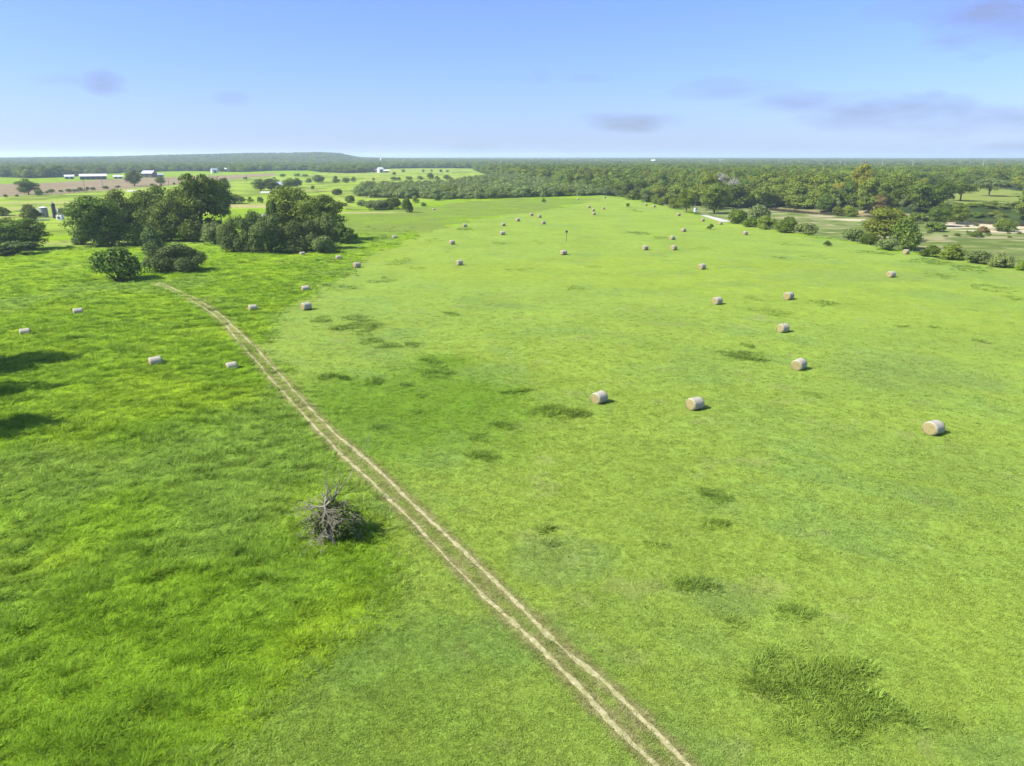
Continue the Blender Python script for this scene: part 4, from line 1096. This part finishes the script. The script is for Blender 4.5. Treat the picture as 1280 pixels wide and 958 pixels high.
# ------------------------------------------------------------------ round hay bales
def bale_meshes():
    rg = np.random.RandomState(8)
    n, D, Ln = 48, 1.54, 1.62; rad = D / 2
    segs = [-Ln / 2, -Ln / 2 + .03, -Ln / 2 + .12, -.45, -.2, 0, .2, .45, Ln / 2 - .12, Ln / 2 - .03, Ln / 2]
    rr = [rad - .07, rad - .025, rad, rad + .012, rad - .008, rad + .006, rad - .006, rad + .01, rad, rad - .025, rad - .07]
    V = []; F = []
    for i, (yy, r) in enumerate(zip(segs, rr)):
        for k in range(n):
            t = 2 * math.pi * k / n
            x, z = r * math.sin(t), r * math.cos(t)
            w = 1 + .008 * math.sin(3 * t + i)
            z = max(z, -rad + .10) * w; x *= (1.03 if z < 0 else 1)
            V.append((x, yy, z + rad - .10))
    for i in range(len(segs) - 1):
        for k in range(n): F.append((i * n + k, i * n + (k + 1) % n, (i + 1) * n + (k + 1) % n, (i + 1) * n + k))
    # net wrap: pale, faint rings round the bale, weather streaks
    m, t = mat('net_wrap')
    o = N(t, 'ShaderNodeOutputMaterial'); b = N(t, 'ShaderNodeBsdfPrincipled'); b.inputs['Roughness'].default_value = .75
    tcn = N(t, 'ShaderNodeTexCoord'); mp = N(t, 'ShaderNodeMapping'); mp.inputs['Scale'].default_value = (1, 5, 1); L(t, tcn.outputs['Object'], mp.inputs[0])
    nz_ = N(t, 'ShaderNodeTexNoise'); nz_.inputs['Scale'].default_value = 3; nz_.inputs['Detail'].default_value = 6; L(t, mp.outputs[0], nz_.inputs['Vector'])
    r = N(t, 'ShaderNodeValToRGB'); r.color_ramp.elements[0].position = .3; r.color_ramp.elements[0].color = (.23, .205, .145, 1); r.color_ramp.elements[1].position = .62; r.color_ramp.elements[1].color = (.35, .33, .25, 1)
    L(t, nz_.outputs['Fac'], r.inputs[0]); L(t, r.outputs[0], b.inputs['Base Color'])
    bm = N(t, 'ShaderNodeBump'); bm.inputs['Strength'].default_value = .5; L(t, nz_.outputs['Fac'], bm.inputs['Height']); L(t, bm.outputs[0], b.inputs['Normal']); L(t, b.outputs[0], o.inputs[0])
    wrap = mesh_np('net_wrap', V, F, [m], smooth=True)
    # straw end: rolled rings
    m2, t = mat('rolled_hay')
    o = N(t, 'ShaderNodeOutputMaterial'); b = N(t, 'ShaderNodeBsdfPrincipled'); b.inputs['Roughness'].default_value = .9
    tcn = N(t, 'ShaderNodeTexCoord')
    wv = N(t, 'ShaderNodeTexWave', wave_type='RINGS', rings_direction='Y'); wv.inputs['Scale'].default_value = 3.2; wv.inputs['Distortion'].default_value = 3.5; wv.inputs['Detail'].default_value = 4; wv.inputs['Detail Scale'].default_value = 2.5
    mp = N(t, 'ShaderNodeMapping'); mp.inputs['Location'].default_value = (0, 0, -(rad - .10)); L(t, tcn.outputs['Object'], mp.inputs[0]); L(t, mp.outputs[0], wv.inputs['Vector'])
    r = N(t, 'ShaderNodeValToRGB'); r.color_ramp.elements[0].position = .15; r.color_ramp.elements[0].color = (.15, .105, .04, 1); r.color_ramp.elements[1].position = .8; r.color_ramp.elements[1].color = (.33, .29, .115, 1)
    nz2 = N(t, 'ShaderNodeTexNoise'); nz2.inputs['Scale'].default_value = 14; L(t, tcn.outputs['Object'], nz2.inputs['Vector'])
    ad = N(t, 'ShaderNodeMath', operation='MULTIPLY_ADD'); L(t, nz2.outputs['Fac'], ad.inputs[0]); ad.inputs[1].default_value = .5; L(t, wv.outputs['Fac'], ad.inputs[2])
    sb = N(t, 'ShaderNodeMath', operation='MULTIPLY'); L(t, ad.outputs[0], sb.inputs[0]); sb.inputs[1].default_value = .7
    L(t, sb.outputs[0], r.inputs[0]); L(t, r.outputs[0], b.inputs['Base Color'])
    bm = N(t, 'ShaderNodeBump'); bm.inputs['Strength'].default_value = .7; bm.inputs['Distance'].default_value = .05; L(t, ad.outputs[0], bm.inputs['Height']); L(t, bm.outputs[0], b.inputs['Normal']); L(t, b.outputs[0], o.inputs[0])
    ends = []
    for s in (-1, 1):
        V = [(0, s * (Ln / 2 + .015), rad - .10)]; F = []
        rings = [.12, .25, .38, .5, .62, rad - .075]
        for i, r_ in enumerate(rings):
            for k in range(n):
                tt = 2 * math.pi * k / n; x, z = r_ * math.sin(tt), max(r_ * math.cos(tt), -rad + .10 + .004 * (6 - i))
                V.append((x, s * (Ln / 2 + (.03 if i < 5 else -.004) - .02 * (i % 2) + rg.normal() * .008), z + rad - .10))
        for k in range(n):
            a, b_ = 1 + k, 1 + (k + 1) % n; F.append((0, a, b_) if s > 0 else (0, b_, a))
        for i in range(len(rings) - 1):
            for k in range(n):
                a, b_ = 1 + i * n + k, 1 + i * n + (k + 1) % n; c, d = a + n, b_ + n
                F.append((a, c, d, b_) if s > 0 else (b_, d, c, a))
        ends.append(mesh_np('end_face', V, F, [m2], smooth=True))
    return wrap, ends
WRAP, ENDS = bale_meshes()
BALES = [
 (1165, 544, 'nearest hay bale to the camera, large at the right of the field'),
 (868, 513, 'hay bale right of the near pair in the middle of the field'),
 (749, 505, 'hay bale left of the near pair beside a dark weed patch'),
 (998, 463, 'third nearest bale in the right field, below the middle line of four'),
 (978, 416, 'hay bale behind and left of the third nearest one'),
 (896, 381, 'hay bale left of the flat dark weed strip'),
 (985, 375, 'hay bale just above the flat dark weed strip'),
 (1113, 347, 'lone bale near the right rim of the field'),
 (877, 337, 'hay bale below the cluster near the small sapling'),
 (704, 319, 'hay bale just below the lone post'),
 (806, 313, 'left bale of the level pair right of the post'),
 (842, 313, 'right bale of the level pair right of the post'),
 (840, 300, 'hay bale above the right one of the level pair'),
 (854, 290, 'upper bale of the short slanting line right of the post'),
 (931, 294, 'hay bale close to the rim below the bush row'),
 (900, 281, 'hay bale just under the pale strip, right one'),
 (878, 277, 'hay bale just left of the pale strip'),
 (848, 270, 'hay bale below the hunting blind near the rim'),
 (574, 332, 'largest bale of the upper left group in the mown field'),
 (565, 306, 'hay bale above the largest one of the upper left group'),
 (493, 298, 'hay bale at the edge of rough grass right of the clump shadow'),
 (628, 294, 'hay bale in the middle of the upper field'),
 (629, 283, 'hay bale directly behind the one in the middle of the upper field'),
 (581, 284, 'hay bale beside a dark streak at the far left of the upper field'),
 (647, 277, 'hay bale in the upper field, left of a group of three'),
 (664, 270, 'hay bale at the far side of the group of three'),
 (674, 272.5, 'hay bale in the middle of the group of three'),
 (679, 280.5, 'hay bale at the near side of the group of three'),
 (542, 263, 'pale bale in the unmown strip near the willow thicket'),
 (742, 269, 'front bale of the little cluster in the far field'),
 (741, 264.5, 'middle bale of the little cluster in the far field'),
 (736, 260, 'rear left bale of the little cluster in the far field'),
 (754, 262, 'bale right of the little cluster in the far field'),
 (755.5, 248, 'farthest bale, on the crest before the thicket'),
 (722, 250, 'pale bale on the crest left of the farthest one'),
 (446, 335, 'hay bale below right of the vine covered clump, nearer one'),
 (423, 324, 'hay bale below the vine covered clump, right of the half hidden one'),
 (378, 319, 'half hidden bale at the foot of the vine covered clump'),
 (382, 363, 'upper bale of the three right of the track'),
 (383, 388, 'right bale of the level pair just right of the track'),
 (316, 388, 'left bale of the level pair, closest to the track bend'),
 (290, 461, 'hay bale in tall grass just left of the track'),
 (195, 456, 'hay bale in tall grass left of the one beside the track'),
 (98, 392, 'small pale bale in tall grass, right of the one at the left edge'),
 (32, 418, 'pale bale in tall grass nearest the left edge'),
 (462.5, 246.5, 'tiny pale bale in front of the left end of the thicket'),
 (1132, 318, 'brownish bale on the rim in front of the big oak'),
 (807, 257.5, 'left of two pale far bales below the crest bushes'),
 (817, 259.5, 'right of two pale far bales below the crest bushes'),
]
b0 = None
for i, (px, py, lb) in enumerate(BALES):
    p = at(px, py)
    q = Vector((p.x, p.y, 0)).normalized() * .55
    x, y = p.x + q.x, p.y + q.y
    if b0 is None:
        e = b0 = empty('hay_bale', lb, 'hay bale', (x, y, 0), 0, 'round hay bales in the field')
        link('net_wrap', WRAP, e); link('end_face', ENDS[0], e); link('end_face', ENDS[1], e)
    else: e = copy_tree(b0)
    z = h1(x, y) + float(micro(np.array([x]), np.array([y]))[0])
    deep = float(rough_mask(np.array([x]), np.array([y]))[0])
    e.location = (x, y, z - .34 * deep); e.rotation_euler = (R(rnd.uniform(-3, 3)), 0, R(-55 + rnd.uniform(-11, 11))); e['label'] = lb
    s = rnd.uniform(.94, 1.06) * (1 - .08 * deep); e.scale = (s * rnd.uniform(1.0, 1.07), s * rnd.uniform(.94, 1.05), s * rnd.uniform(.93, 1.0))

# ------------------------------------------------------------------ buildings and farm things
ROOFW = simple('white_metal_roof', (.55, .56, .57), .5, .12, .6)
ROOFB = simple('blue_grey_metal_roof', (.30, .34, .40), .5, .2, .6)
WALLB = simple('brown_wall', (.15, .095, .07), .85, .3, .8)
WALLW = simple('white_wall', (.55, .55, .53), .8, .12, .5)
WALLT = simple('tan_wall', (.42, .36, .28), .8, .2, .5)
DARKM = simple('dark_opening', (.02, .02, .022), .6, .2, 1)
GALV = simple('galvanised_steel', (.28, .285, .28), .5, .25, 1.5, metallic=.3)
BLACKM = simple('black_tank_steel', (.022, .026, .032), .45, .3, 1)
WHITEM = simple('white_painted_steel', (.68, .68, .66), .5, .2, 2)
WOODP = simple('pole_wood', (.12, .09, .065), .9, .3, 3)
CONC = simple('pale_gravel', (.38, .365, .32), .95, .12, .4)
def building(name, px, py, wpx, hpx, depth, rise, rot, roofm, wallm, lb, doors=2, cat='barn', open_front=False, group=None, windows=0):
    p = at(px, py); k = mpp(p); w = wpx * k; hw = max(hpx * k, 2.2)
    face = math.atan2(-p.x, p.y)
    e = empty(name, lb, cat, p, face + R(rot), group)
    mb = MB(); hx, hy = w / 2, depth / 2
    eave = hw * .62; rg_ = hw
    mb.box(-hx, hx, -hy, hy, -.5, eave)
    mb.add([(-hx, -hy, eave), (-hx, hy, eave), (-hx, 0, rg_ - .1)], [(0, 1, 2)]); mb.add([(hx, -hy, eave), (hx, hy, eave), (hx, 0, rg_ - .1)], [(0, 2, 1)])
    mb.build('wall', wallm, e)
    rb = MB(); t = .18; ov = .6
    for s in (-1, 1):
        V = [(-hx - ov, s * (hy + ov), eave - .12), (hx + ov, s * (hy + ov), eave - .12), (hx + ov, 0, rg_), (-hx - ov, 0, rg_)]
        V += [(a, b, c + t) for a, b, c in V]
        rb.add(V, [(0, 1, 2, 3), (4, 7, 6, 5), (0, 4, 5, 1), (1, 5, 6, 2), (2, 6, 7, 3), (3, 7, 4, 0)])
    rb.build('roof', roofm, e)
    for i in range(doors):
        x = -hx + w * (i + .5) / doors
        MB().box(x - min(1.6, w / doors * .35), x + min(1.6, w / doors * .35), -hy - .06, -hy + .1, 0, eave * .8).build('door', DARKM, e)
    for i in range(windows):
        x = -hx + w * (i + .5) / windows
        MB().box(x - .5, x + .5, -hy - .07, -hy + .1, eave * .4, eave * .75).build('window', DARKM, e)
    return e
building('long_barn', 117, 224.5, 29, 6.5, 14, 2, 0, ROOFW, WALLB, 'long brown barn under a white metal roof beside the ploughed field', 5)
building('farm_shed', 87, 224, 10, 5, 8, 1, 0, ROOFW, WALLW, 'small white roofed shed left of the long brown barn', 2, 'shed')
building('farm_shed', 148, 223.5, 10, 4, 8, 1, 0, ROOFW, WALLW, 'small white roofed shed right of the long brown barn', 2, 'shed')
building('farm_barn', 187, 222, 13, 8, 16, 3, -25, ROOFW, WALLB, 'barn with a big white sloping roof between two dark oaks', 1)
building('farm_shed', 199, 221.5, 9, 4, 9, 2, 10, ROOFB, WALLB, 'dark grey roofed lean-to right of the big white sloping roof', 1, 'shed')
building('white_cottage', 27.5, 221, 10, 7, 9, 5, 20, ROOFW, WALLW, 'white steep roofed cottage before the far left trees', 1, 'house', windows=2)
building('white_cottage', 2, 221, 8, 5, 9, 5, 10, ROOFW, WALLW, 'white cottage cut by the left edge', 1, 'house', windows=2)
building('metal_shed', 252, 208.5, 9, 3.2, 25, 2, 0, ROOFW, WALLT, 'distant long white roof above the woods, farther one', 2, 'shed')
building('metal_shed', 286, 214.5, 12, 4.5, 18, 2, 0, ROOFW, WALLT, 'distant long white roof at the far wood edge, nearer one', 2, 'shed')
building('farm_barn', 268, 216.5, 7, 6, 7, 3, 20, ROOFB, WALLW, 'barn with a steep pale slanting roof at the wood edge', 1)
building('white_barn', 475.5, 216, 6, 6.5, 8, 4, 30, ROOFW, WALLW, 'tall white barn at the far end of the bright field', 1, windows=2)
building('farm_shed', 467, 215.5, 8, 4, 10, 2, 0, ROOFW, WALLT, 'low white roofed shed left of the tall white barn', 1, 'shed')
building('farm_shed', 483, 215.8, 7, 3.2, 8, 2, 0, ROOFW, WALLT, 'low white roofed shed right of the tall white barn', 1, 'shed')
building('field_shed', 350, 236, 9, 8, 7, 2, -12, ROOFB, WALLB, 'grey roofed open shed between two dark trees in the bright field', 1, 'shed')
building('distant_house', 422, 206.5, 7, 4, 20, 4, 0, ROOFW, WALLT, 'distant pale house above the woods, left of two', 1, 'house', windows=3)
building('distant_house', 437, 206.5, 6, 3.6, 20, 4, 0, ROOFW, WALLT, 'distant pale house above the woods, right of two', 1, 'house', windows=3)
building('distant_house', 497, 207, 5, 3.4, 15, 4, 0, ROOFW, WALLW, 'distant white house right of the water tower', 1, 'house')
building('distant_house', 428, 215.8, 5, 4, 8, 2, 0, ROOFW, WALLT, 'tan house half hidden at the far tree edge', 1, 'house', windows=2)
building('distant_house', 816, 205, 5, 5, 30, 4, 0, ROOFW, WALLW, 'white house alone in the far woods right of centre', 1, 'house')
building('distant_shed', 901, 203, 9, 3, 40, 2, 0, ROOFW, WALLW, 'long white roof in the far woods, left of two right of centre', 2, 'shed')
building('distant_shed', 884, 204, 6, 2.6, 40, 2, 0, ROOFW, WALLW, 'short white roof in the far woods left of the long one', 2, 'shed')
building('distant_shed', 338, 198, 5, 3, 30, 2, 0, ROOFW, WALLW, 'tiny white building on the ridge', 1, 'shed')
building('woods_cabin', 748, 231, 16, 5, 9, 2, 0, simple('grey_roof', (.36, .34, .31), .8, .2, 1), WALLB, 'grey roofed cabin hidden in the woods beyond the thicket', 1, 'cabin')

# water tower far away
p = at(476.6, 206); k = mpp(p) * .55
e = empty('water_tower', 'tiny white water tower on the horizon above the tall white barn', 'water tower', p)
mb = MB()
for a in range(4): mb.tube([(math.cos(a * 1.57) * 4, math.sin(a * 1.57) * 4, 0), (math.cos(a * 1.57) * 2.5, math.sin(a * 1.57) * 2.5, 20)], .35, 5)
mb.build('support_legs', WHITEM, e); e.scale = (.6, .6, .75)
mb = MB(); mb.tube([(0, 0, 19), (0, 0, 20), (0, 0, 22), (0, 0, 27), (0, 0, 29), (0, 0, 30)], [.6, 3.5, 5.5, 5.5, 3.5, .6], 14); mb.build('tank', WHITEM, e, smooth=True)

# oil site: grey stock tank, dark upright treater, white heater
def tank_site():
    p = at(56, 272); k = mpp(p); w, h = 9.0 * k, 12 * k
    e = empty('storage_tank', 'squat grey steel storage tank with a white ladder at its left', 'tank', p)
    mb = MB(); r = w / 2; mb.tube([(0, 0, -.1), (0, 0, h * .33), (0, 0, h * .331), (0, 0, h * .66), (0, 0, h * .661), (0, 0, h)], [r, r, r * 1.01, r * 1.01, r, r], 28, cap=False)
    mb.build('shell', GALV, e, smooth=False)
    mb = MB(); mb.tube([(0, 0, h - .02), (0, 0, h + .05), (0, 0, h + .5)], [r * 1.04, r * 1.04, .3], 28); mb.build('roof', WHITEM, e)
    mb = MB()
    for s in (-.35, .35): mb.tube([(-r - 1.6, s, 0), (-r - .1, s, h + .3)], .09, 5)
    for i in range(9):
        f = (i + .5) / 9; mb.tube([(-r - 1.6 + 1.5 * f, -.35, (h + .3) * f), (-r - 1.6 + 1.5 * f, .35, (h + .3) * f)], .06, 4)
    for s in (-.35, .35): mb.tube([(-r - 1.6, s, 1), (-r - .1, s, h + 1.3)], .06, 4)
    mb.build('ladder', WHITEM, e)
    p = at(69, 273); h = 18 * k
    e = empty('treater_vessel', 'tall dark cylindrical vessel standing right of the grey tank', 'tank', p)
    mb = MB(); r = 2.3 * k; mb.tube([(0, 0, -.1), (0, 0, .2), (0, 0, h - .5), (0, 0, h - .1), (0, 0, h + .1)], [r, r, r, r * .8, .1], 20); mb.build('shell', BLACKM, e, smooth=True)
    mb = MB(); mb.tube([(-r * .3, 0, h), (-r * .3, 0, h + 1.0)], .12, 6); mb.tube([(r * 1.05, 0, .2), (r * 1.05, 0, h * .9), (0, 0, h * .95)], .1, 6); mb.build('vent_pipe', GALV, e)
    p = at(75.5, 275)
    e = empty('heater_unit', 'small white heater with a dark round door and short stack beside the dark vessel', 'heater', p)
    mb = MB(); w = 6.5 * k; mb.box(-w / 2, w / 2, -1, 1.2, 0, 5.5 * k); mb.build('housing', WHITEM, e)
    mb = MB(); mb.tube([(0, -1.12, 2.6 * k), (0, -.9, 2.6 * k)], 1.5 * k, 16); mb.build('door', DARKM, e)
    mb = MB(); mb.tube([(-.3, 0, 5.4 * k), (-.3, 0, 13 * k)], .9 * k, 12); mb.tube([(-.3, 0, 13 * k), (-.3, 0, 14 * k)], [1.1 * k, .3 * k], 12); mb.build('stack', GALV, e, smooth=True)
    # white pipe rail in front
    a, b = at(47, 277), at(62, 276)
    e = empty('pipe_rail', 'low white pipe rail in front of the grey tank', 'railing', a)
    mb = MB(); d = b - a
    for z in (.55, 1.1): mb.tube([(0, 0, z), (d.x, d.y, d.z + z)], .06, 5)
    mb.build('rail', WHITEM, e)
    for i in range(6): MB().tube([(d.x * i / 5, d.y * i / 5, -.1), (d.x * i / 5, d.y * i / 5, 1.15)], .08, 5).build('post', WHITEM, e)
tank_site()
# black pipe loading rack by the hedgerow
a, b = at(87, 241.5), at(109, 239.5); d = b - a
e = empty('pipe_rack', 'long low dark pipe rack at the foot of the left utility pole', 'pipe rack', a); mb = MB()
for z in (.9, 1.8): mb.tube([(0, 0, z), (d.x, d.y, d.z + z)], .22, 6)
mb.build('pipe', DARKM, e)
for i in range(5): MB().tube([(d.x * i / 4, d.y * i / 4, -.2), (d.x * i / 4, d.y * i / 4, 1.9)], .15, 5).build('post', DARKM, e)
# utility poles
for px, py, h, lb in [(106.5, 241, 15, 'wooden utility pole in front of the long brown barn'), (129, 236, 12, 'utility pole right of the long brown barn'), (262, 228, 9, 'utility pole on the ploughed field edge behind the tallest tree'), (224, 231, 8, 'utility pole above the middle of the tall tree clump'), (211, 231, 8, 'utility pole right of the small brownish tree')]:
    p = at(px, py); k = mpp(p); h *= k; r = .16
    e = empty('utility_pole', lb, 'utility pole', p, 0.3, 'utility poles along the ploughed field')
    MB().tube([(0, 0, -.3), (0, 0, h)], [r * 1.3, r * .8], 8).build('pole', WOODP, e, smooth=True)
    MB().box(-1.2, 1.2, -.09, .09, h - .9, h - .7).build('crossarm', WOODP, e)
    for x in (-1, 0, 1): MB().tube([(x, 0, h - .7), (x, 0, h - .45)], [.06, .09], 6).build('insulator', WHITEM, e)
# nest box post in the hay field
p = at(708, 301.5); k = mpp(p)
e = empty('box_post', 'lone dark post with a small box on top in the mown field', 'post', p)
MB().tube([(0, 0, -.2), (0, 0, 11 * k)], .09, 8).build('post', WOODP, e)
MB().box(-.38, .38, -.3, .3, 10.4 * k, 12.6 * k).build('box', BLACKM, e)
MB().add([(-.5, -.4, 12.6 * k), (.5, -.4, 12.6 * k), (.5, .4, 12.6 * k), (-.5, .4, 12.6 * k), (0, 0, 13.4 * k)], [(0, 3, 2, 1), (0, 1, 4), (1, 2, 4), (2, 3, 4), (3, 0, 4)]).build('lid', WOODP, e)
# hunting blind on legs
p = at(869, 268.5); k = mpp(p)
e = empty('hunting_blind', 'small white hunting blind on legs at the wood edge', 'hunting blind', p, .3)
b1 = 3.2 * k; t1 = 8.2 * k; w = 1.5 * k
for x in (-w * .8, w * .8):
    for y in (-w * .8, w * .8): MB().tube([(x * 1.2, y * 1.2, -.3), (x, y, b1)], .09, 6).build('leg', WOODP, e)
MB().box(-w, w, -w, w, b1, t1).build('cabin', WHITEM, e)
MB().box(-w - .15, w + .15, -w - .15, w + .15, t1 + .003, t1 + .14).build('roof', GALV, e)
MB().box(-w * .55, w * .55, -w - .03, -w + .1, b1 + (t1 - b1) * .55, b1 + (t1 - b1) * .8).build('window', DARKM, e)
# white pickup under the shed and pale yards
def pickup(px, py, lb, rz):
    p = at(px, py); e = empty('pickup_truck', lb, 'pickup truck', p, rz)
    mb = MB(); mb.box(-2.7, 2.7, -.95, .95, .5, 1.15); mb.build('body', WHITEM, e)
    mb = MB(); V = [(-.9, -.9, 1.152), (1.3, -.9, 1.152), (1.3, .9, 1.152), (-.9, .9, 1.152), (-.7, -.75, 1.85), (.7, -.75, 1.85), (.7, .75, 1.85), (-.7, .75, 1.85)]
    mb.add(V, [(0, 3, 2, 1), (4, 5, 6, 7), (0, 1, 5, 4), (1, 2, 6, 5), (2, 3, 7, 6), (3, 0, 4, 7)]); mb.build('cab', WHITEM, e)
    for x in (-1.7, 1.7):
        for y in (-.86, .86): MB().tube([(x, y - .12, .4), (x, y + .12, .4)], .4, 14).build('wheel', DARKM, e)
pickup(349, 240, 'white pickup truck parked before the grey roofed shed', .2)
def yard(px, py, w, hh, name='gravel_yard'):
    pts = [(px - w / 2, py + hh / 2), (px + w / 2, py + hh / 2 * .6), (px + w / 2 * .95, py - hh / 2), (px - w / 2 * .97, py - hh / 2 * .8)]
    V = []; n = 10
    A = [at(*q) for q in pts]
    for i in range(n + 1):
        for j in range(n + 1):
            u, v = i / n, j / n
            q = (A[0] * (1 - u) + A[1] * u) * (1 - v) + (A[3] * (1 - u) + A[2] * u) * v
            ex = (vnoise(q.x / 2, q.y / 2, 9) - .5) * 2 * (1 if i in (0, n) or j in (0, n) else 0)
            V.append((q.x + ex, q.y + ex, h1(q.x + ex, q.y + ex) + .06))
    F = [(i * (n + 1) + j, (i + 1) * (n + 1) + j, (i + 1) * (n + 1) + j + 1, i * (n + 1) + j + 1) for i in range(n) for j in range(n)]
    tag(link(name, mesh_np(name, V, F, [CONC])), kind='structure')
yard(338, 240.5, 26, 2.4)
yard(331, 270.5, 18, 5)
yard(164, 238.8, 11, 2.2)
# pale gravel lane along the rim of the field
def lane():
    A = [at(879, 269.5), at(886, 271.3), at(893, 273.2), at(901, 275.4), at(910, 277.8)]
    V = []; F = []
    for i, q in enumerate(A):
        d = (A[min(i + 1, 4)] - A[max(i - 1, 0)]).normalized(); n = Vector((-d.y, d.x, 0))
        for s in (-1, 1): w = q + n * 2.2 * s; V.append((w.x, w.y, max(h1(w.x, w.y), q.z) + .12))
        if i: F.append((2 * i - 2, 2 * i - 1, 2 * i + 1, 2 * i))
    V2 = V + [(x, y, z - .6) for x, y, z in V]; m_ = len(V)
    for i in range(4): F += [(2 * i, 2 * i + 2, 2 * i + 2 + m_, 2 * i + m_), (2 * i + 1, 2 * i + 1 + m_, 2 * i + 3 + m_, 2 * i + 3)]
    tag(link('gravel_lane', mesh_np('gravel_lane', V2, F, [CONC])), kind='structure')
lane()

# ------------------------------------------------------------------ haze
def haze():
    m, t = mat('thin_haze')
    o = N(t, 'ShaderNodeOutputMaterial'); v = N(t, 'ShaderNodeVolumePrincipled')
    v.inputs['Color'].default_value = (.68, .82, 1.0, 1); v.inputs['Density'].default_value = 1.1e-4; v.inputs['Anisotropy'].default_value = .2
    L(t, v.outputs[0], o.inputs['Volume'])
    mb = MB(); mb.box(-27000, 27000, -27000, 27000, -16, 110)
    tag(mb.build('haze', m), 'thin pale blue haze over the far country', 'haze', kind='stuff')
haze()
